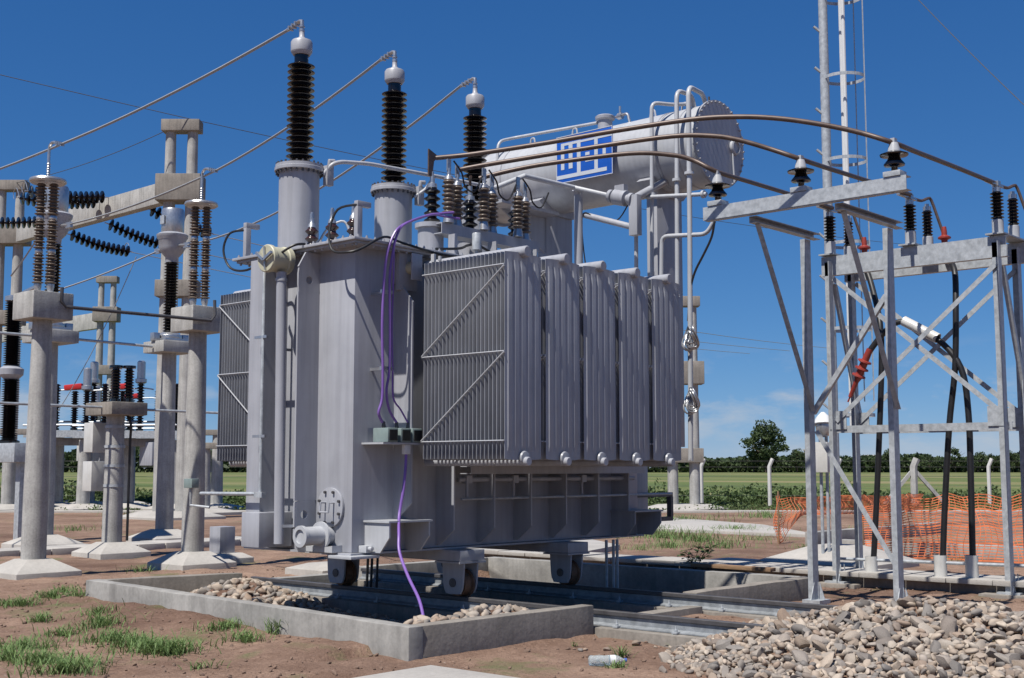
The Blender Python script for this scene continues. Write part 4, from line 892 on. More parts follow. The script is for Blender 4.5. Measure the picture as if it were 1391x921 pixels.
# ------------------------------------------------------------------ concrete posts of the switchyard
def pad(mb, x, y, s, h=.1, t=.30, st=.22, z0=-.12):
    mb.add([(x-s,y-s,z0),(x+s,y-s,z0),(x+s,y+s,z0),(x-s,y+s,z0),(x-s,y-s,h),(x+s,y-s,h),(x+s,y+s,h),(x-s,y+s,h),(x-st,y-st,t),(x+st,y-st,t),(x+st,y+st,t),(x-st,y+st,t)],
           [(0,1,5,4),(1,2,6,5),(2,3,7,6),(3,0,4,7),(4,5,9,8),(5,6,10,9),(6,7,11,10),(7,4,8,11),(8,9,10,11)]); return mb
def column(root, x, y, h, r0, r1, s=.5, name='column', padt=.28):
    if s:
        mb = MB(); pad(mb, x, y, s, .10, padt, r0*1.1); mb.build('foundation', 'slab', root, bevel=.008)
    mb = MB(); mb.lathe([(r0, padt*.6), (r0*.985, h*.3), (r1, h)], (x, y, 0), 28); mb.build(name, 'conc', root)
def arrester(x, y, lab):
    t = thing('lightning_arrester', (x, y, 0), lab, 'arrester', 'twin-column lightning arresters on concrete posts')
    column(t, x, y, 3.96, .185, .145, .52)
    mb = MB(); mb.box(x-.33, x+.33, y-.33, y+.33, 3.93, 4.35); hd = mb.build('concrete_head', 'conc', t, bevel=.02)
    for j, o in enumerate((-.075, .075)):
        cx, cy = x+o*.95, y-o*.85
        for a, b in ((4.50, 4.98), (5.05, 5.51), (5.58, 6.09)):
            mb = MB(); mb.lathe(sheds2(a, b, 10, .05, .090), (cx, cy, 0), 24); mb.build('porcelain_section', 'brown', t, sharp=60)
        mb = MB(); mb.lathe([(.08, 4.352), (.08, 4.37), (.045, 4.39), (.06, 4.46), (.06, 4.50)], (cx, cy, 0), 16); mb.build('metal_foot', 'alu', t)
        for a, b in ((4.98, 5.05), (5.51, 5.58)):
            mb = MB(); mb.lathe([(.055, a), (.062, a+.015), (.062, b-.015), (.055, b)], (cx, cy, 0), 16); mb.build('metal_joint', 'alu', t)
    mb = MB(); mb.lathe([(.03, 6.13), (.2, 6.115), (.25, 6.09), (.28, 6.11), (.285, 6.13), (.27, 6.16), (.2, 6.17), (.05, 6.20)], (x, y, 0), 32); mb.build('grading_ring', 'alu', t)
    mb = MB()
    for q in range(6): mb.lathe([(.035, 6.2+q*.04), (.02, 6.225+q*.04)], (x, y, 0), 10)
    mb.tube([(x, y, 6.2), (x, y, 6.62), (x, y-.03, 6.70), (x, y-.10, 6.735), (x, y-.22, 6.71), (x, y-.40, 6.66)], .024, 8, sub=3)
    for q in range(4): mb.cb((x, y-.25-.05*q, 6.70-.014*q), (.07, .025, .06))
    mb.build('terminal', 'alu', t)
    return t
arrester(9.46, 18.32, 'brown twin-column arrester on the concrete post at the left edge')
arrester(12.08, 18.02, 'brown twin-column arrester on the concrete post just left of the transformer')
mb = MB(); mb.tube([(9.55, 17.92, 4.42), (9.55, 17.92, 4.2), (9.62, 17.90, 4.12), (12.05, 17.6, 4.10), (12.12, 17.6, 4.2), (12.12, 17.62, 4.45)], .028, 8); tag(mb.build('earth_bar', 'darksteel'), 'dark bar joining the heads of the two arrester posts', 'bar')
def ctrans(x, y, lab):
    t = thing('current_transformer', (x, y, 0), lab, 'instrument transformer', 'current transformers on concrete posts')
    column(t, x, y, 4.28, .20, .155, .6)
    mb = MB(); mb.box(x-.42, x+.42, y-.42, y+.42, 4.27, 4.53); mb.build('concrete_head', 'conc', t, bevel=.02)
    mb = MB(); mb.box(x-.3, x+.3, y-.3, y+.3, 4.532, 4.60); mb.lathe([(.28, 4.60), (.28, 4.68), (.18, 4.75)], (x, y, 0), 24)
    for s in (-1, 1): mb.box(x+s*.38-.08, x+s*.38+.08, y-.08, y+.08, 4.532, 4.72)
    mb.build('base_frame', 'alu', t, bevel=.01)
    mb = MB(); mb.lathe(sheds(4.75, 6.38, 24, .115, .165), (x, y, 0), 28); mb.build('insulator', 'porc', t, sharp=60)
    mb = MB(); mb.lathe([(.14, 6.38), (.15, 6.5), (.24, 6.6), (.30, 6.72), (.31, 6.9), (.35, 6.95), (.36, 7.02), (.30, 7.06)], (x, y, 0), 30); mb.build('bowl', 'paint', t)
    mb = MB(); mb.lathe([(.25, 7.06), (.26, 7.08), (.26, 7.58), (.24, 7.63), (.1, 7.65)], (x, y, 0), 28); hd = mb.build('head', 'alu', t)
    mb = MB(); mb.box(x-.285, x-.262, y-.08, y+.08, 7.25, 7.45); mb.build('name_plate', 'galv', hd)
    for s in (-1, 1):
        mb = MB(); mb.tube([(x, y+s*.28, 6.75), (x, y+s*.55, 6.72)], .04, 8); mb.cb((x, y+s*.6, 6.72), (.06, .2, .12)); mb.build('terminal', 'alu', t)
    return t
ctrans(13.0, 24.8, 'silver-headed instrument transformer half hidden behind the left edge arrester')
ctrans(16.0, 25.0, 'silver-headed instrument transformer between the two concrete arrester posts')
mb = MB(); mb.tube([(9.0, 24.75, 4.38), (12.55, 24.75, 4.40)], .03, 8); mb.tube([(13.45, 24.8, 4.40), (15.55, 25.0, 4.40)], .03, 8); tag(mb.build('earth_bar', 'galv'), 'grey bar joining the heads of the instrument transformer posts', 'bar')
# short post with boxes
t = thing('disconnector_post', (12.58, 21.4, 0), 'short concrete post with a wide head and two pale boxes on its side', 'post')
column(t, 12.58, 21.4, 2.68, .185, .165, .52)
mb = MB(); mb.box(12.23, 12.98, 20.95, 21.9, 2.64, 2.88); mb.build('concrete_head', 'concd', t, bevel=.02)
for dx, dy in ((-.1, .0), (.12, -.1), (.02, .22)):
    mb = MB(); mb.lathe([(.09, 2.882), (.09, 2.95)]+sheds(2.96, 3.5, 10, .06, .095)+[(.06, 3.52), (.12, 3.53), (.12, 3.58)], (12.6+dx, 21.3+dy, 0), 20); mb.build('post_insulator', 'porc', t, sharp=60)
for z in (1.95, 1.22):
    mb = MB(); mb.box(12.30, 12.62, 21.72, 22.05, z, z+.56); b = mb.build('meter_box', 'pvc', t, bevel=.012)
    mb = MB(); mb.lathe([(.19, z+.08), (.19, z+.13)], (12.58, 21.4, 0), 24, caps=False); mb.lathe([(.19, z+.45), (.19, z+.50)], (12.58, 21.4, 0), 24, caps=False); mb.build('strap', 'galv', b)
hose([(12.7, 21.3, 2.7), (12.75, 21.15, 2.5), (12.78, 21.2, 2.0), (12.79, 21.22, .3)], .025, parent=t, name='conduit')
mb = MB(); mb.tube([(10.0, 21.2, 2.78), (12.23, 21.3, 2.78)], .024, 8); mb.tube([(12.98, 21.2, 2.76), (15.4, 21.0, 2.74)], .024, 8); tag(mb.build('earth_bar', 'galv'), 'grey bar through the head of the short post', 'bar')
# grey box on pad, foundation pad and junction box near the transformer's left
t = thing('pedestal_box', (13.25, 18.85, 0), 'plain grey box on a concrete pad beside the transformer', 'box')
mb = MB(); pad(mb, 13.25, 18.85, .40, .08, .16, .26); mb.build('foundation', 'slab', t, bevel=.008)
mb = MB(); mb.box(13.09, 13.41, 18.69, 19.01, .16, .62); mb.build('cabinet', 'paint', t, bevel=.01)
t = thing('foundation_pad', (12.9, 15.6, 0), 'bare pale concrete pad seen under the transformer end', 'pad')
mb = MB(); pad(mb, 12.9, 15.55, .46, .09, .17, .2); mb.build('pad_body', 'slab', t, bevel=.008)
t = thing('sensor_box', (12.0, 17.6, 1.2), 'small grey green box with an open dark front fixed to a concrete post', 'box')
mb = MB(); mb.box(11.72, 11.86, 17.55, 17.78, 1.33, 1.48); mb.build('housing', 'green', t, bevel=.01)
mb = MB(); mb.tube([(11.78, 17.66, 1.33), (11.78, 17.66, 1.05), (11.9, 17.3, 1.02)], .022, 8); mb.build('stem', 'galv', t)

# breaker pole at the far left edge
def breaker(x, y, lab, zb=2.2):
    t = thing('circuit_breaker', (x, y, 0), lab, 'circuit breaker')
    mb = MB(); mb.box(x-.35, x+.35, y-1.0, y+1.0, zb-.42, zb); mb.build('base_box', 'galv', t, bevel=.01)
    for d in (-.7, .7):
        mb = MB(); mb.box(x-.1, x+.1, y+d-.1, y+d+.1, 0, zb-.421); mb.build('leg', 'galv', t)
    mb = MB(); mb.lathe([(.24, zb), (.24, zb+.06), (.15, zb+.1)]+sheds(zb+.1, zb+1.45, 26, .13, .2), (x, y, 0), 26); mb.build('lower_insulator', 'porc', t, sharp=60)
    mb = MB(); mb.lathe([(.16, zb+1.45), (.26, zb+1.55), (.27, zb+1.68), (.17, zb+1.75)], (x, y, 0), 24); mb.build('mid_flange', 'paint', t)
    mb = MB(); mb.lathe(sheds(zb+1.75, zb+3.2, 28, .13, .195), (x, y, 0), 26); mb.build('upper_insulator', 'porc', t, sharp=60)
    mb = MB(); mb.lathe([(.15, zb+3.2), (.2, zb+3.23), (.2, zb+3.33), (.1, zb+3.36)], (x, y, 0), 24); mb.bar((x, y, zb+3.3), (x+.1, y-.9, zb+3.5), .12, .06); mb.build('top_terminal', 'alu', t)
breaker(13.4, 27.3, 'tall dark two-stage breaker pole at the left picture edge')

# gantries of concrete double poles
def gantry(x, y, h, lab, beams=(), sp=.82, zb=11.0, zm=7.6, r=(.26, .17)):
    t = thing('gantry_pole', (x, y, 0), lab, 'gantry', 'double concrete gantry poles')
    for s in (-1, 1):
        column(t, x+LT[0]*s*sp/2*.9, y+LT[1]*s*sp/2*.9, h, r[0], r[1], 0)
    mb = MB(); pad(mb, x, y, 1.25, .08, .25, .75); mb.build('foundation', 'slab', t, bevel=.01)
    d = LT*sp*.5; q = .34
    for z0, z1, e in ((h-.25, h+.15, .38), (zb-.45, zb+.45, .55), (zm-.28, zm+.28, .45)):
        mb = MB(); a = Vector((x-d[0]-LT[0]*e*.62, y-d[1]-LT[1]*e*.62, (z0+z1)/2)); b = Vector((x+d[0]+LT[0]*e*.62, y+d[1]+LT[1]*e*.62, (z0+z1)/2)); mb.bar(a, b, e*1.5, z1-z0); mb.build('concrete_collar', 'concd', t, bevel=.03)
    for q0, q1, hh in beams:
        mb = MB(); mb.bar(q0, q1, .35, hh); mb.build('cross_beam', 'conc', t, bevel=.02)
    return t
gantry(23.3, 36.0, 13.2, 'nearest double concrete gantry pole holding a long sloping beam', [((23.3, 36.6, 11.0), (23.3, 47.2, 10.9), .72)])
gantry(23.3, 48.1, 13.0, 'double concrete gantry pole at the far left edge', [((23.3, 49.2, 10.8), (23.3, 56, 10.8), .72)])
gantry(39.9, 69.3, 13.2, 'smaller distant double concrete gantry pole between the arresters', [((39.9, 70.0, 10.7), (39.9, 95.0, 10.7), 1.0)])
gantry(41.3, 28.1, 8.3, 'distant double concrete pole showing behind the last radiator', zb=5.4, zm=2.15, r=(.21, .17), sp=.95)
# strings of black disc insulators on the beam
def string(p, q, nn, lab, sag=.1, r=.225):
    t = thing('insulator_string', ((p[0]+q[0])/2, (p[1]+q[1])/2, min(p[2], q[2])-.1), lab, 'insulator string', 'black disc insulator strings')
    p = Vector(p); q = Vector(q); d = (q-p)/nn
    for i in range(nn):
        c = p+d*(i+.2)-Vector((0, 0, sag*math.sin(math.pi*i/nn))); L_ = d.length
        mb = MB(); mb.lathe([(.03, 0), (.05, L_*.15), (r, L_*.42), (r, L_*.5), (.06, L_*.66), (.04, L_)], c, 18, d); mb.build('disc', 'porc', t, sharp=60)
    mb = MB(); mb.tube([p-d*.6, p+d*.4], .02, 6); mb.build('beam_link', 'alu', t); mb = MB(); mb.tube([q-d*.2, q+d*.8], .025, 6); a = q+d*.3; mb.tube([a+Vector((0, 0, .05)), a+Vector((0, .15, .32)), a+Vector((0, .3, .36)), a+Vector((0, .42, .2)), a+Vector((0, .35, .0))], .015, 6, sub=3); mb.build('arcing_fitting', 'alu', t)
strs = [((23.0, 40.3, 11.30), (20.3, 40.6, 11.12), 14, 'upper double disc string left of the nearest gantry, front half'),
        ((23.0, 40.9, 11.20), (20.3, 41.2, 10.98), 14, 'upper double disc string left of the nearest gantry, rear half'),
        ((23.0, 45.2, 11.05), (20.4, 45.5, 10.85), 13, 'upper disc string at the left edge of the picture'),
        ((23.5, 43.7, 10.45), (25.9, 43.5, 10.1), 12, 'lower disc string hanging right of the left edge arrester'),
        ((23.5, 40.95, 10.5), (26.0, 40.6, 9.95), 13, 'lower disc string hanging just right of mid beam'),
        ((23.5, 38.2, 10.65), (25.8, 37.9, 10.1), 12, 'lower disc string tucked beside the nearest gantry pole')]
for s_ in strs: string(*s_)

# background bay: supports, insulators with red caps
def support_bay(x, y, lab, n_ins, red, h=3.2, wd=5.0, zins=2.0):
    t = thing('disconnector', (x, y, 0), lab, 'disconnector', 'distant disconnector bays')
    for s in (-.42, .42):
        column(t, x+LT[0]*wd*s, y+LT[1]*wd*s, h-.2, .26, .22, .9)
    a = Vector((x-LT[0]*wd/2, y-LT[1]*wd/2, h)); b = Vector((x+LT[0]*wd/2, y+LT[1]*wd/2, h))
    mb = MB(); mb.bar(a-Vector((AX[0]*.4, AX[1]*.4, 0)), b-Vector((AX[0]*.4, AX[1]*.4, 0)), .12, .28); mb.build('steel_beam', 'galv', t)
    mb = MB(); mb.bar(a+Vector((AX[0]*.4, AX[1]*.4, .02)), b+Vector((AX[0]*.4, AX[1]*.4, .02)), .12, .28); mb.build('steel_beam', 'galv', t)
    for zz, oo in ((.34, -.5), (.5, .45)):
        mb = MB(); mb.tube([a+Vector((AX[0]*oo, AX[1]*oo, zz)), b+Vector((AX[0]*oo, AX[1]*oo, zz+.03))], .045, 6); mb.build('drive_rod', 'galv', t)
    mc = a.lerp(b, .72); mb = MB(); mb.cb((mc.x, mc.y, h-.75), (.7, .9, .9)); mb.build('mechanism_box', 'paint', t, bevel=.02)
    mb = MB(); mb.tube([mc+Vector((0, 0, -.3)), mc+Vector((0, 0, .1))], .05, 8); mb.build('drive_shaft', 'galv', t)
    mb = MB(); mb.bar(a.lerp(b, .1)-Vector((0, 0, .3)), a.lerp(b, .9)-Vector((0, 0, .3)), .5, .3); mb.build('concrete_lintel', 'concd', t, bevel=.02)
    for i in range(n_ins):
        f = (i+.5)/n_ins; c = a.lerp(b, f); hh = zins*(1 if i % 2 else .86)
        mb = MB(); mb.lathe([(.14, h+.16), (.14, h+.24)]+sheds(h+.25, h+hh, 16, .08, .15), (c.x, c.y, 0), 18); mb.build('post_insulator', 'porc', t, sharp=60)
        if i in red:
            mb = MB(); mb.bar((c.x-LT[0]*.42, c.y-LT[1]*.42, h+hh+.12), (c.x+LT[0]*.3, c.y+LT[1]*.3, h+hh+.2), .3, .22); mb.build('red_cover', 'redcap', t, bevel=.05)
            mb = MB(); mb.tube([(c.x-LT[0]*1.4, c.y-LT[1]*1.4, h+hh+.0), (c.x+LT[0]*.9, c.y+LT[1]*.9, h+hh+.1), (c.x+LT[0]*1.2, c.y+LT[1]*1.2, h+hh+.05)], .03, 6); mb.build('blade', 'galv', t)
        elif i % 3 == 0:
            mb = MB(); mb.lathe([(.15, h+hh), (.22, h+hh+.05), (.22, h+hh+.18), (.16, h+hh+.2), (.16, h+hh+.85), (.1, h+hh+.9)], (c.x, c.y, 0), 18); mb.build('metal_head', 'alu', t)
    return t
b1 = dl(50, -17.1); support_bay(b1[0], b1[1], 'distant disconnector bay with one red cover, left of the short post', 6, (2,), 3.0, 4.4)
b2 = dl(49, -14.9); support_bay(b2[0], b2[1], 'distant disconnector bay with a red cover right behind the short post', 6, (2,), 2.95, 4.2)
b3 = dl(58, -17.6); support_bay(b3[0], b3[1], 'farthest disconnector bay with a low red cover', 3, (1,), 3.1, 5.0, 1.7)
for i, (D_, l_) in enumerate(((48.5, -19.4), (53, -17.8), (53, -16.1), (49.5, -11.6), (51, -18.4), (45, -11.0))):
    q = dl(D_, l_); t = thing('support_post', (q[0], q[1], 0), ['concrete post under steelwork at the left picture edge', 'slim distant concrete post left of the short post', 'slim distant concrete post behind the short post', 'distant concrete post beside the transformer left radiators', 'second distant concrete post near the left edge', 'concrete post under the left radiators'][i], 'post', 'distant concrete support posts')
    column(t, q[0], q[1], 3.0 if i < 5 else 2.4, .24, .2, 1.0)
    if i in (1, 2):
        mb = MB(); mb.cb((q[0]-.3, q[1]+.1, 2.4), (.3, .4, .9)); mb.build('marshalling_box', 'pvc', t, bevel=.02)
    mb = MB(); mb.bar((q[0]-LT[0]*.9, q[1]-LT[1]*.9, 3.05 if i < 5 else 2.45), (q[0]+LT[0]*.9, q[1]+LT[1]*.9, 3.05 if i < 5 else 2.45), .5, .22); mb.build('bearing_block', 'concd', t, bevel=.02)

# ------------------------------------------------------------------ overhead conductors
def wire(pts, r, lab, sag=0.0, m='wire'):
    P = []
    for a, b in zip(pts[:-1], pts[1:]):
        a = Vector(a); b = Vector(b)
        for k in range(12):
            t = k/12; p = a.lerp(b, t); p.z -= sag*4*t*(1-t)*(b-a).length; P.append(p)
    P.append(Vector(pts[-1])); mb = MB(); mb.tube(P, r, 6); return tag(mb.build('conductor', m), lab, 'conductor', 'overhead conductors')
wire([(9.2, 11.98, 6.985), (9.46, 17.9, 6.66), (9.6, 24.3, 6.75)], .019, 'bare conductor from the nearest tall bushing to the left edge arrester', .012)
wire([(10.72, 11.98, 6.985), (12.08, 17.6, 6.66), (13.0, 24.2, 6.74)], .019, 'bare conductor from the middle tall bushing to the second arrester', .014)
wire([(12.23, 11.98, 6.985), (16.0, 24.4, 6.72)], .019, 'bare conductor from the farthest tall bushing to the instrument transformer', .03)
wire([(13.0, 25.4, 6.72), (13.3, 27.3, 6.0)], .019, 'bare conductor drooping at the left picture edge', .02)
wire([(16.0, 25.6, 6.72), (14.5, 29.5, 5.7)], .019, 'bare conductor sagging left from the instrument transformer', .02)
for k, (a, lab) in enumerate((((26.0, 43.4, 10.05), 'upper thin line wire leaving the lower disc strings'), ((26.1, 40.5, 9.9), 'middle thin line wire leaving the lower disc strings'), ((25.9, 37.8, 10.05), 'lower thin line wire leaving the lower disc strings'))):
    wire([a, (70, a[1]-1, 9.0)], .016, lab, .012)
for k, (a, b, lab) in enumerate((((26.0, 43.1, 9.85), (24.8, 46.5, 3.9), 'loop wire hanging from the left lower disc string'), ((26.0, 40.2, 9.6), (28.5, 44, 4.8), 'loop wire hanging from the middle lower disc string'))):
    wire([a, b], .016, lab, .05)
wire([(23.3, 35.6, 13.35), (70, 30, 14.5)], .012, 'thin earth wire leaving the top of the nearest gantry', .012, 'thin')
wire([(23.3, 35.6, 13.35), (-8, 47, 17.5)], .012, 'thin earth wire crossing the sky at upper left', .006, 'thin')
wire([(23.3, 36.4, 13.25), (23.3, 48.1, 13.05)], .012, 'thin wire strung between the two gantry tops', .02, 'thin')
wire([(38.6, 18.1, 18.9), (32.5, 9.9, 9.3)], .012, 'thin wire slanting across the upper right sky', .012, 'thin')

# ------------------------------------------------------------------ river stones
def stone_mesh(k):
    r_ = random.Random(100+k); bm = bmesh.new(); bmesh.ops.create_icosphere(bm, subdivisions=2, radius=1)
    fx, fy, fz = r_.uniform(.95, 1.5), r_.uniform(.7, 1.0), r_.uniform(.45, .75)
    cuts = [(Vector((r_.uniform(-1,1), r_.uniform(-1,1), r_.uniform(-1,1))).normalized(), r_.uniform(.5, .86)) for _ in range(8)]
    for v in bm.verts:
        c = v.co.copy()
        for nrm, d in cuts:
            e = c.dot(nrm)
            if e > d: c -= nrm*(e-d)*.95
        j = 1+.07*math.sin(5*c.x+k)+.06*math.sin(4*c.y-2*k+c.z*3)
        v.co = Vector((c.x*fx*j, c.y*fy*j, c.z*fz*j))
    me = bpy.data.meshes.new('stone'); bm.to_mesh(me); bm.free()
    me.polygons.foreach_set('use_smooth', [True]*len(me.polygons)); me.set_sharp_from_angle(angle=R(32)); me.materials.append(M['stone']); return me
SM = [stone_mesh(k) for k in range(9)]
SV = [np.array([v.co[:] for v in m.vertices]) for m in SM]; SF = [[tuple(p.vertices) for p in m.polygons] for m in SM]
def rot():
    e = (rnd.uniform(-.9,.9), rnd.uniform(-.9,.9), rnd.uniform(0,6.28)); return Matrix.Rotation(e[2],3,'Z') @ Matrix.Rotation(e[0],3,'X') @ Matrix.Rotation(e[1],3,'Y'), e
def inview(p, mrg=30):
    v = Vector(p)-Vector((0,0,1.65)); d = v.dot(fw)
    if d < 1: return False, d
    rt = Vector((LT[0], LT[1], 0)); up = rt.cross(fw); px = 695.5+1700*v.dot(rt)/d; py = 460.5-1700*v.dot(up)/d
    return (-mrg < px < 1391+mrg and -mrg < py < 921+mrg), d
cand = []
tries = 0; cells = {}
while tries < 60000:
    tries += 1
    x = HC[0]+rnd.uniform(-3.6, 3.6); y = HC[1]+rnd.uniform(-3.6, 3.6); h = float(heap(x, y))
    edge = h < .02
    if edge and (h <= 0 and (rnd.random() > .002 or math.hypot(x-HC[0], y-HC[1]) > 3.3)): continue
    if abs(x-10.35) < .2 and h < .12: continue
    r_ = rnd.choice((.034, .038, .042, .046, .05, .056, .064, .075, .09))*(0.75 if h < .1 else 1)
    ok = True; gi, gj = int(x/.25), int(y/.25)
    for a in (-1, 0, 1):
        for b in (-1, 0, 1):
            for (qx, qy, qr) in cells.get((gi+a, gj+b), ()):
                if (qx-x)**2+(qy-y)**2 < (.74*(qr+r_))**2: ok = False
    if not ok: continue
    z = float(gz(x, y))+r_*.32+(rnd.uniform(0, .05) if h > .06 else 0)
    iv, D_ = inview((x, y, z)); 
    if not iv and rnd.random() > .5: continue
    cells.setdefault((gi, gj), []).append((x, y, r_)); cand.append((r_/D_ if iv else -1, x, y, z, r_))
cand.sort(reverse=True)
for i, (s_, x, y, z, r_) in enumerate(cand[:300]):
    o = bpy.data.objects.new('river_stone', SM[i % 9]); COL.objects.link(o); o.location = (x, y, z); o.scale = (r_,)*3; o.rotation_euler = rot()[1]
    tag(o, 'rounded pale river stone in the heap at the lower right', 'stone', 'stones of the heap at the lower right')
def stuff_stones(lst, name, lab):
    vs = []; fs = []; ti = []; b = 0
    for (x, y, z, r_) in lst:
        k = rnd.randrange(9); m3 = np.array(rot()[0])*r_; vs.append(SV[k] @ m3.T+np.array([x, y, z])); fs += [tuple(q+b for q in f) for f in SF[k]]; ti += [rnd.random()]*len(SF[k]); b += len(SV[k])
    me = bpy.data.meshes.new(name); me.from_pydata(np.concatenate(vs).tolist(), [], fs); me.polygons.foreach_set('use_smooth', [True]*len(fs))
    at = me.attributes.new('tint', 'FLOAT', 'FACE'); at.data.foreach_set('value', ti); me.materials.append(M['stone'])
    o = bpy.data.objects.new(name, me); COL.objects.link(o); return tag(o, lab, 'stones', kind='stuff')
under = []
for i in range(9500):
    x = HC[0]+rnd.uniform(-2.6, 2.6); y = HC[1]+rnd.uniform(-2.6, 2.6)
    if heap(x, y) > .03: under.append((x, y, float(gz(x, y))+rnd.uniform(-.01, .03), rnd.uniform(.026, .055)))
stuff_stones([c[1:] for c in cand[300:]]+under, 'stone_heap', 'smaller and farther stones of the heap at the lower right')
pit = []
for i in range(2600):
    x, y = rnd.uniform(7.8, 10.2), rnd.uniform(8.2, 14.1)
    if not inpit(x, y, .2): continue
    pit.append((x, y, float(gz(x, y))+rnd.uniform(-.01, .02), rnd.uniform(.035, .075)))
for i in range(1500):
    x, y = rnd.uniform(10.5, 15.1), rnd.uniform(8.6, 14.1)
    if abs(x-12.3) > .25: pit.append((x, y, float(gz(x, y))+rnd.uniform(-.01, .02), rnd.uniform(.04, .07)))
stuff_stones(pit, 'pit_stones', 'cobbles filling the oil pit under the transformer')
for x, y, r_ in ((9.9, 7.3, .05), (9.3, 7.45, .03), (11.6, 3.9, .1)):
    o = bpy.data.objects.new('loose_stone', SM[3]); COL.objects.link(o); o.location = (x, y, float(gz(x, y))+r_*.5); o.scale = (r_,)*3
    tag(o, {.05: 'lone grey stone on the soil right of the kerb corner', .03: 'tiny pale pebble on the soil near the kerb corner', .1: 'big stone resting on top of the heap'}[r_], 'stone')

# ------------------------------------------------------------------ plastic bottle
def clearmat():
    m = bpy.data.materials.new('clear_plastic'); m.use_nodes = True; p = m.node_tree.nodes['Principled BSDF']
    p.inputs['Base Color'].default_value = (.78, .90, .95, 1); p.inputs['Roughness'].default_value = .12; p.inputs['Transmission Weight'].default_value = .75; p.inputs['IOR'].default_value = 1.2; return m
M['clear'] = clearmat()
bx, by = 8.78, 6.80; bd = Vector((LT[0], LT[1], 0))*.98+Vector((AX[0], AX[1], 0))*.1; bd.normalize(); bz = float(gz(bx, by))+.05
bt = thing('plastic_bottle', (bx, by, bz-.05), 'empty clear plastic water bottle with a blue cap lying on the soil', 'bottle')
c0 = Vector((bx, by, bz))-bd*.16
mb = MB(); mb.lathe([(.03, 0), (.044, .01), (.046, .03), (.043, .05), (.046, .07), (.046, .12), (.042, .14), (.046, .16), (.046, .235), (.04, .26), (.018, .30), (.014, .305), (.014, .315)], c0, 24, bd); mb.build('body', 'clear', bt)
mb = MB(); mb.lathe([(.047, .185), (.047, .235)], c0, 24, bd, caps=False); mb.build('paper_label', 'white', bt)
mb = MB(); mb.lathe([(.018, .312), (.018, .335)], c0, 16, bd); mb.build('cap', mat('blue_cap', (.05, .12, .5), .4), bt)

# ------------------------------------------------------------------ orange safety netting
def net(path, h0, h1, lab, lean=.05, cell=.105, w_=.0085, seed=1, lift=0):
    r_ = random.Random(seed); P = [Vector((p[0], p[1], 0)) for p in path]; L_ = [0]
    for a, b in zip(P[:-1], P[1:]): L_.append(L_[-1]+(b-a).length)
    def at(s):
        for i in range(len(P)-1):
            if s <= L_[i+1] or i == len(P)-2:
                t = (s-L_[i])/(L_[i+1]-L_[i]); return P[i].lerp(P[i+1], t)
    nu = int(L_[-1]/cell); nv = int(max(h1, h0)/(cell*.62))
    pts = {}
    for i in range(nu+1):
        s = L_[-1]*i/nu; p = at(s); t = i/nu; H_ = h0*(1-t)+h1*t; H_ *= .93+.05*math.sin(2.1*s+seed)+.03*math.sin(9*s)
        for j in range(nv+1):
            v = j/nv; off = lean*math.sin(4*v+2.2*s+seed)*.6+.05*math.sin(11*s+3*v)
            pts[i, j] = Vector((p.x+AX[0]*off+LT[0]*.05*math.sin(7*v+s*5), p.y+AX[1]*off+LT[1]*.05*math.sin(7*v+s*5), .02+H_*v-.05*(1-v)*0))
    for (i, j), p in pts.items():
        v = j/nv; lo = lift*min(1, max(0, (L_[-1]*i/nu-.5)/.6)); p.z = lo+(p.z)*(1-lo/1.05) if lift else p.z
    mb = MB()
    def strip(a, b, d, ww):
        mb.add([a-d*ww, a+d*ww, b+d*ww, b-d*ww], [(0, 1, 2, 3)])
    for i in range(nu+1):
        for j in range(nv+1):
            if j < nv: strip(pts[i, j], pts[i, j+1], Vector((LT[0], LT[1], 0)), w_*.75)
            if i < nu: strip(pts[i, j], pts[i+1, j], Vector((0, 0, 1)), w_*(.9 if j % 6 else 1.7))
    return tag(mb.build('safety_net', 'orange'), lab, 'netting', 'orange safety nets')
net([(24.35, 14.1), (24.6, 14.35), (26.6, 13.4), (30.5, 13.6)], 1.05, .95, 'orange mesh barrier sagging left of the lattice frame', seed=2, lift=.62)
net([(21.7, 10.9), (22.0, 10.4), (22.3, 9.7), (22.3, 8.1), (22.6, 6.4)], 1.0, 1.5, 'orange mesh barrier inside and right of the lattice frame', seed=5)
for nm, x, y, h in (('left end', 24.35, 14.12, 1.15), ('near corner', 21.75, 10.85, 1.05), ('right part', 22.32, 7.9, 1.6)):
    mb = MB(); mb.tube([(x, y, -.1), (x+.03, y, h)], .022, 6); tag(mb.build('net_stake', 'wood'), 'thin stake holding the %s of the orange netting' % nm, 'stake', 'stakes of the orange netting')
kerb('kerb', (24.3, 13.2), (31, 13.2), .25, -.1, .3, 'conck', lab='low concrete kerb inside the orange netting')
kerb('kerb', (23.4, 12.2), (23.4, 5.0), .25, -.1, .22, 'conck', lab='low concrete kerb behind the orange netting')

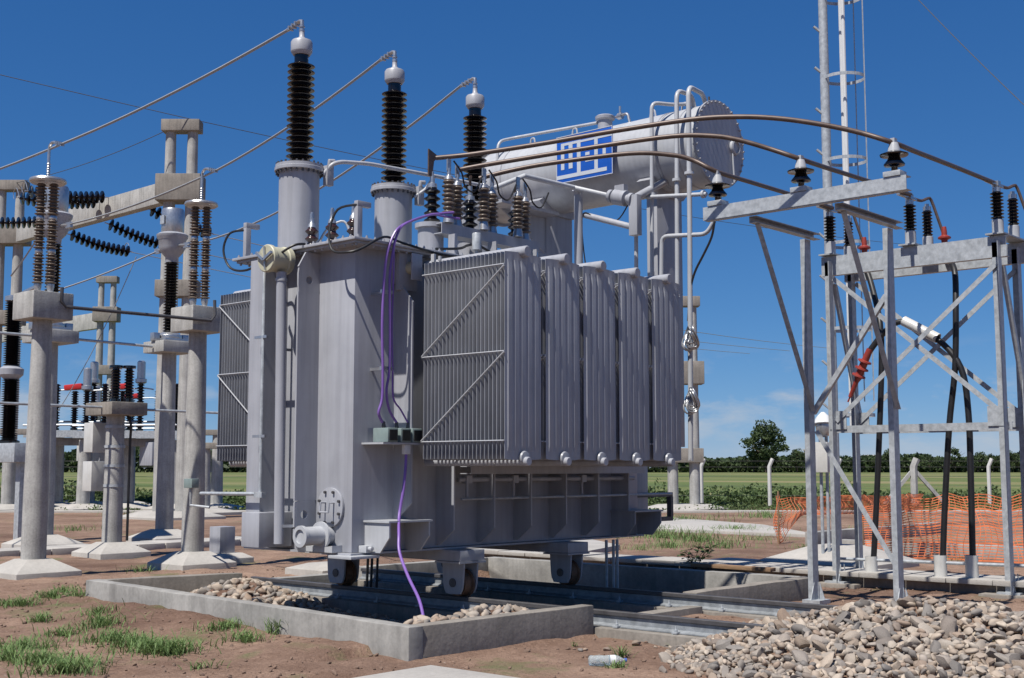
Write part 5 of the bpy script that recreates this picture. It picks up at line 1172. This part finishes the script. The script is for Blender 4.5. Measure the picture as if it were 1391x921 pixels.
# ------------------------------------------------------------------ perimeter fence posts with strands
for i, l_ in enumerate((8.0, 10.88, 13.76, 16.98, 20.15, 23.2)):
    q = dl(53.2, l_); big = i == 3
    t = thing('fence_post', q, ['concrete fence post right beside the far twin pole', 'concrete fence post below the big tree', 'concrete fence post hidden behind the steel legs', 'thick concrete corner fence post with two props', 'concrete fence post above the orange netting', 'concrete fence post at the right picture edge', ][i], 'fence post', 'perimeter fence posts')
    r_ = .16 if big else .085
    mb = MB(); mb.tube([(q[0], q[1], -.1), (q[0], q[1], 1.72), (q[0]+LT[0]*.15, q[1]+LT[1]*.15, 2.05)], r_, 8); mb.build('shaft', 'pvc' if not big else 'conc', t)
    if big:
        for s in (-1, 1):
            mb = MB(); mb.bar((q[0]+LT[0]*.1*s, q[1]+LT[1]*.1*s, 1.5), (q[0]+LT[0]*1.4*s, q[1]+LT[1]*1.4*s, .0), .14, .14); mb.build('prop', 'conc', t)
ft = thing('fence_strands', dl(53.2, 0), 'barely visible wire strands of the perimeter fence', 'fence wire')
for z in (.5, .9, 1.3, 1.7, 1.95):
    mb = MB(); mb.tube([dl(53.2, -60, z), dl(53.2, 60, z)], .006, 4); mb.build('strand', 'thin', ft)

# ------------------------------------------------------------------ vegetation
def leaves(name, P, size, m, tint, nrm=None, up=.5):
    """P: Nx3 points; two-triangle leaf faces with random facing"""
    P = np.asarray(P); k = len(P); g_ = np.random.RandomState(len(P) % 9973)
    a = g_.normal(size=(k, 3)); a /= np.linalg.norm(a, axis=1)[:, None]; b = g_.normal(size=(k, 3)); b -= a*(a*b).sum(1)[:, None]; b /= np.linalg.norm(b, axis=1)[:, None]
    sz = (np.asarray(size)*g_.uniform(.6, 1.35, k))[:, None]
    V = np.stack([P-a*sz, P+b*sz*.6, P+a*sz, P-b*sz*.6], 1).reshape(-1, 3)
    me = bpy.data.meshes.new(name); me.from_pydata(V.tolist(), [], np.arange(4*k).reshape(-1, 4).tolist())
    at = me.attributes.new('tint', 'FLOAT', 'FACE'); at.data.foreach_set('value', np.clip(tint, 0, 1)); me.materials.append(M[m])
    o = bpy.data.objects.new(name, me); COL.objects.link(o); return o
def crown(cx, cy, z0, h, rx, nb, nl, seed, dens=1.0):
    g_ = np.random.RandomState(seed); pts = []; ti = []
    for i in range(nb):
        u = g_.uniform(-1, 1, 3)
        while (u**2).sum() > 1: u = g_.uniform(-1, 1, 3)
        w_ = 1-.45*max(0, u[2]); c = np.array([cx+u[0]*rx*w_*.85, cy+u[1]*rx*w_*.85, z0+h*(.5+.44*u[2])])
        rr = rx*g_.uniform(.13, .30); q = g_.normal(size=(nl, 3)); q = q/np.linalg.norm(q, axis=1)[:, None]*(g_.uniform(.35, 1, nl)**.5)[:, None]*rr*np.array([1, 1, .8])
        pts.append(c+q); ti.append(np.clip(g_.uniform(.1, .7)+g_.normal(size=nl)*.2, 0, 1))
    return np.concatenate(pts), np.concatenate(ti)
def tree(D_, l_, h, rx, lab, nb=60, nl=90, seed=1, ls=.32, trunk=.22):
    q = dl(D_, l_); t = thing('broadleaf_tree', q, lab, 'tree', 'trees beyond the field')
    mb = MB(); r0 = h*.028
    mb.tube([(q[0], q[1], -.2), (q[0]+.1, q[1], h*.2), (q[0]-.1, q[1]+.1, h*.45), (q[0], q[1], h*.8)], [r0*1.3, r0, r0*.7, r0*.2], 8)
    g_ = random.Random(seed)
    for i in range(7):
        a = i*.9+g_.random(); zz = h*(.25+.06*i); e = rx*.75
        mb.tube([(q[0], q[1], zz), (q[0]+e*.5*math.cos(a), q[1]+e*.5*math.sin(a), zz+h*.1), (q[0]+e*math.cos(a), q[1]+e*math.sin(a), zz+h*.24)], [r0*.5, r0*.35, r0*.1], 6)
    mb.build('trunk', 'bark', t)
    P, ti = crown(q[0], q[1], h*trunk, h*(1-trunk), rx, nb, nl, seed)
    o = leaves('crown', P-np.array(q), ls*(h/18), 'leaf', ti); o.parent = t
    return t
S470 = 470/1700.
tree(460, (1032-695)*S470, 19.6, 9.2, 'big spreading tree standing above the tree line at the right', 70, 85, 8, .42, .10)
tree(465, (1076-695)*S470, 9.5, 4.6, 'smaller round tree just right of the big spreading tree', 40, 70, 4, .5, .1)
tree(465, (1018-695)*S470, 9.0, 4.0, 'low tree tucked against the big spreading tree', 34, 70, 14, .5, .08)
for i, (px, h, rx) in enumerate(((1190, 7.5, 3.5), (1207, 9.2, 4), (1262, 6.8, 4), (1298, 9.5, 5), (1330, 8.0, 5), (1352, 7.6, 4), (1376, 9.0, 5), (1168, 6.4, 3))):
    tree(470+i, (px-695)*S470, h, rx, ['dark tree seen left of the middle black cable', 'taller dark tree seen left of the thick fence post', 'low dark tree right of the thick fence post', 'round tree between the two right cables', 'dark tree right of the right cable', 'tree above the right fence post', 'tree at the right picture edge', 'low tree behind the front lattice legs'][i], 36, 60, 20+i, .6, .06)
# the hedge-like wood behind them reads as one mass
g_ = np.random.RandomState(5); k = 46000
l_ = g_.uniform(-230, 330, k); D_ = g_.uniform(474, 500, k); hmax = 3.2+3.4*(vnoise(l_, D_*0, .05))**1.3+2.6*vnoise(l_, D_*0+3, .16)**2+1.2*vnoise(l_, D_*0+9, .5)+np.where(l_ < 0, 2.0, 0)
z_ = g_.uniform(0, 1, k)**.8*hmax
P = np.stack([AX[0]*D_+LT[0]*l_, AX[1]*D_+LT[1]*l_, z_], 1)
tag(leaves('far_wood', P, 1.0, 'leaf', g_.uniform(.0, .55, k)), 'dark green far-off wood along the edge of the field', 'wood', kind='stuff')
# tall weeds behind the fence
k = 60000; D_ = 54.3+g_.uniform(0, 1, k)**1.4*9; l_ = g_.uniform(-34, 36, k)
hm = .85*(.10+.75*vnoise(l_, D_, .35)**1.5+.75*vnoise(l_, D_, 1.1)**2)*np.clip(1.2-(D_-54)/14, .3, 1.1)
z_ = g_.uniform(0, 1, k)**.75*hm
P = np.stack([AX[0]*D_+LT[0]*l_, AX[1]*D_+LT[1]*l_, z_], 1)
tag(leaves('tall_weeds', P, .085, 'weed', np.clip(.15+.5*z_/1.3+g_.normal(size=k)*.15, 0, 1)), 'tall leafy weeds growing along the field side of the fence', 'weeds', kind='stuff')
k = 26000; D_ = 47.9+g_.uniform(0, 1, k)*6.5; l_ = g_.uniform(-30, 32, k); z_ = g_.uniform(0, 1, k)*.32*vnoise(l_, D_, .8)
P = np.stack([AX[0]*D_+LT[0]*l_, AX[1]*D_+LT[1]*l_, z_], 1)
tag(leaves('low_weeds', P, .06, 'weed', g_.uniform(.2, .8, k)), 'low green growth at the foot of the fence', 'weeds', kind='stuff')
# grass tufts
def grass(spots, name, lab):
    V = []; Fc = []; ti = []
    r_ = random.Random(len(spots))
    for (cx, cy, rad, nb, hh) in spots:
        for i in range(int(nb*1.8)):
            a = r_.uniform(0, 6.283); d = rad*1.25*abs(r_.gauss(0, .55)); x, y = cx+d*math.cos(a), cy+d*math.sin(a); z = float(gz(x, y))-.01
            b = r_.uniform(0, 6.283); h = hh*r_.uniform(.45, 1.15); ln = h*r_.uniform(.5, 1.6); w_ = r_.uniform(.003, .006)*(1 if hh < .2 else 1.6)
            dx, dy = math.cos(b), math.sin(b); n0 = len(V)
            for t, ww, zz in ((0, 1, 0), (.35, .9, .55), (.75, .6, .92), (1.1, .05, .95)):
                px, py, pz = x+dx*ln*t, y+dy*ln*t, z+h*zz
                V.append((px-dy*w_*ww, py+dx*w_*ww, pz)); V.append((px+dy*w_*ww, py-dx*w_*ww, pz))
            for q in range(3): Fc.append((n0+2*q, n0+2*q+1, n0+2*q+3, n0+2*q+2)); ti.append(min(1, max(0, .45+r_.gauss(0, .25))))
    me = bpy.data.meshes.new(name); me.from_pydata(V, [], Fc); at = me.attributes.new('tint', 'FLOAT', 'FACE'); at.data.foreach_set('value', ti); me.materials.append(M['grassm'])
    o = bpy.data.objects.new(name, me); COL.objects.link(o); return tag(o, lab, 'grass', kind='stuff')
GRASS_SPOTS = [(8.05,15.09,0.28,120,0.11), (7.40,14.54,0.25,90,0.10), (6.99,12.04,0.30,150,0.12), (6.55,11.09,0.30,150,0.12), (6.43,10.19,0.32,230,0.13), (6.48,9.93,0.22,150,0.13), (6.55,10.71,0.25,150,0.12), (5.76,11.29,0.30,160,0.12), (5.40,10.29,0.30,170,0.12), (5.26,9.57,0.30,170,0.13), (5.32,10.69,0.30,120,0.12), (7.60,10.75,0.25,110,0.10), (7.36,10.04,0.20,90,0.10), (7.87,10.19,0.12,70,0.16), (7.44,12.92,0.20,70,0.10), (6.52,11.95,0.22,90,0.09), (6.88,13.12,0.20,70,0.10), (7.35,14.83,0.20,80,0.10), (5.62,9.87,0.20,60,0.10), (6.13,9.01,0.12,25,0.08), (9.21,6.96,0.05,30,0.10), (8.64,6.57,0.08,35,0.07), (10.27,7.04,0.08,30,0.07), (8.48,15.60,0.20,70,0.10), (8.13,14.60,0.20,70,0.10), (9.42,7.68,0.03,8,0.06), (32.60,22.17,1.20,160,0.25), (24.65,17.40,1.00,200,0.20), (23.97,15.91,1.00,160,0.20), (28.21,17.59,1.00,150,0.20), (37.38,22.15,1.20,140,0.25), (21.98,15.33,0.80,120,0.18), (22.75,14.47,0.70,90,0.18), (25.36,15.23,0.60,80,0.16), (26.68,19.29,1.00,160,0.20), (30.50,15.04,0.60,60,0.20), (11.93,18.24,0.30,40,0.12), (11.11,18.02,0.30,40,0.12), (26.98,47.79,0.90,100,0.30), (28.08,32.48,0.90,50,0.30), (19.26,17.25,0.50,60,0.15), (23.29,12.79,0.40,60,0.15), (20.97,15.35,0.50,60,0.15), (17.09,8.45,0.15,30,0.12), (22.25,9.29,0.30,20,0.10), (23.47,39.58,0.60,50,0.20), (17.13,31.05,0.60,50,0.20)]
grass(GRASS_SPOTS, 'grass', 'patchy fresh green grass tufts on the bare soil')
# leafy weed on the trench edge, plank beside it
t = thing('leafy_weed', (16.35, 10.95, .1), 'dark leafy weed growing by the plank on the pit edge', 'plant')
wv = MB(); r_ = random.Random(4); tips = []
for i in range(9):
    a = r_.uniform(0, 6.28); l_ = r_.uniform(.15, .38); e = (16.35+l_*math.cos(a), 10.95+l_*math.sin(a)*1.1, .1+r_.uniform(.18, .42)); wv.tube([(16.35, 10.95, .08), ((16.35+e[0])/2, (10.95+e[1])/2, e[2]*.75), e], .004, 5); tips.append(e)
wv.build('stems', 'bark', t)
for i, e in enumerate(tips):
    for j in range(9):
        f = r_.uniform(.35, 1.05); c = Vector((16.35+(e[0]-16.35)*f, 10.95+(e[1]-10.95)*f, .1+(e[2]-.1)*f)); a = r_.uniform(0, 6.28); d = Vector((math.cos(a), math.sin(a), r_.uniform(-.2, .5))).normalized(); s = d.cross(Vector((0, 0, 1))).normalized(); L_ = r_.uniform(.11, .17)
        mb = MB(); mb.add([c, c+d*L_*.5+s*L_*.24+Vector((0, 0, .01)), c+d*L_, c+d*L_*.5-s*L_*.24+Vector((0, 0, .01))], [(0, 1, 2, 3)]); mb.build('leaf', 'weed', t, tint=[r_.uniform(0, .4)])
mb = MB(); mb.bar((15.65, 10.5, .24), (15.7, 9.2, .23), .16, .05); tag(mb.build('timber_plank', 'wood', bevel=.004), 'weathered timber plank lying on the far kerb of the pit', 'plank')
# far buildings beyond the wood
q = dl(760, (1096-695)/1700*760); t = thing('far_tower', q, 'tiny pale tower showing above the far wood', 'tower')
mb = MB(); mb.cb((q[0], q[1], 6), (4, 4, 12.5)); mb.cb((q[0], q[1], 12.6), (5, 5, .6)); mb.build('shaft', 'fartan', t)
q = dl(900, (1178-695)/1700*900); t = thing('far_building', q, 'low white building showing between far trees', 'building')
mb = MB(); mb.bar((q[0]-LT[0]*8, q[1]-LT[1]*8, 6), (q[0]+LT[0]*8, q[1]+LT[1]*8, 6), 8, 7); mb.bar((q[0]-LT[0]*3, q[1]-LT[1]*3, 10.2), (q[0]+LT[0]*5, q[1]+LT[1]*5, 10.2), 6, 2); mb.build('wall', 'farwhite', t)
# clods of earth on the bare soil near the camera
cl = []
for i in range(5200):
    x, y = rnd.uniform(5.2, 17), rnd.uniform(3, 17)
    if inpit(x, y, -.05) or float(heap(x, y)) > .01 or abs(x-10.35) < .25 or abs(x-12.3) < .25: continue
    if not inview((x, y, 0))[0]: continue
    r_ = .006+.022*rnd.random()**3; cl.append((x, y, float(gz(x, y))+r_*.3, r_))
M['clod'] = mat('earth_clod', (.26, .17, .125), .95, 0, .25, 9, .3, 60)
o = stuff_stones(cl, 'earth_clods', 'small clods of reddish earth scattered on the bare soil'); o.data.materials.clear(); o.data.materials.append(M['clod'])
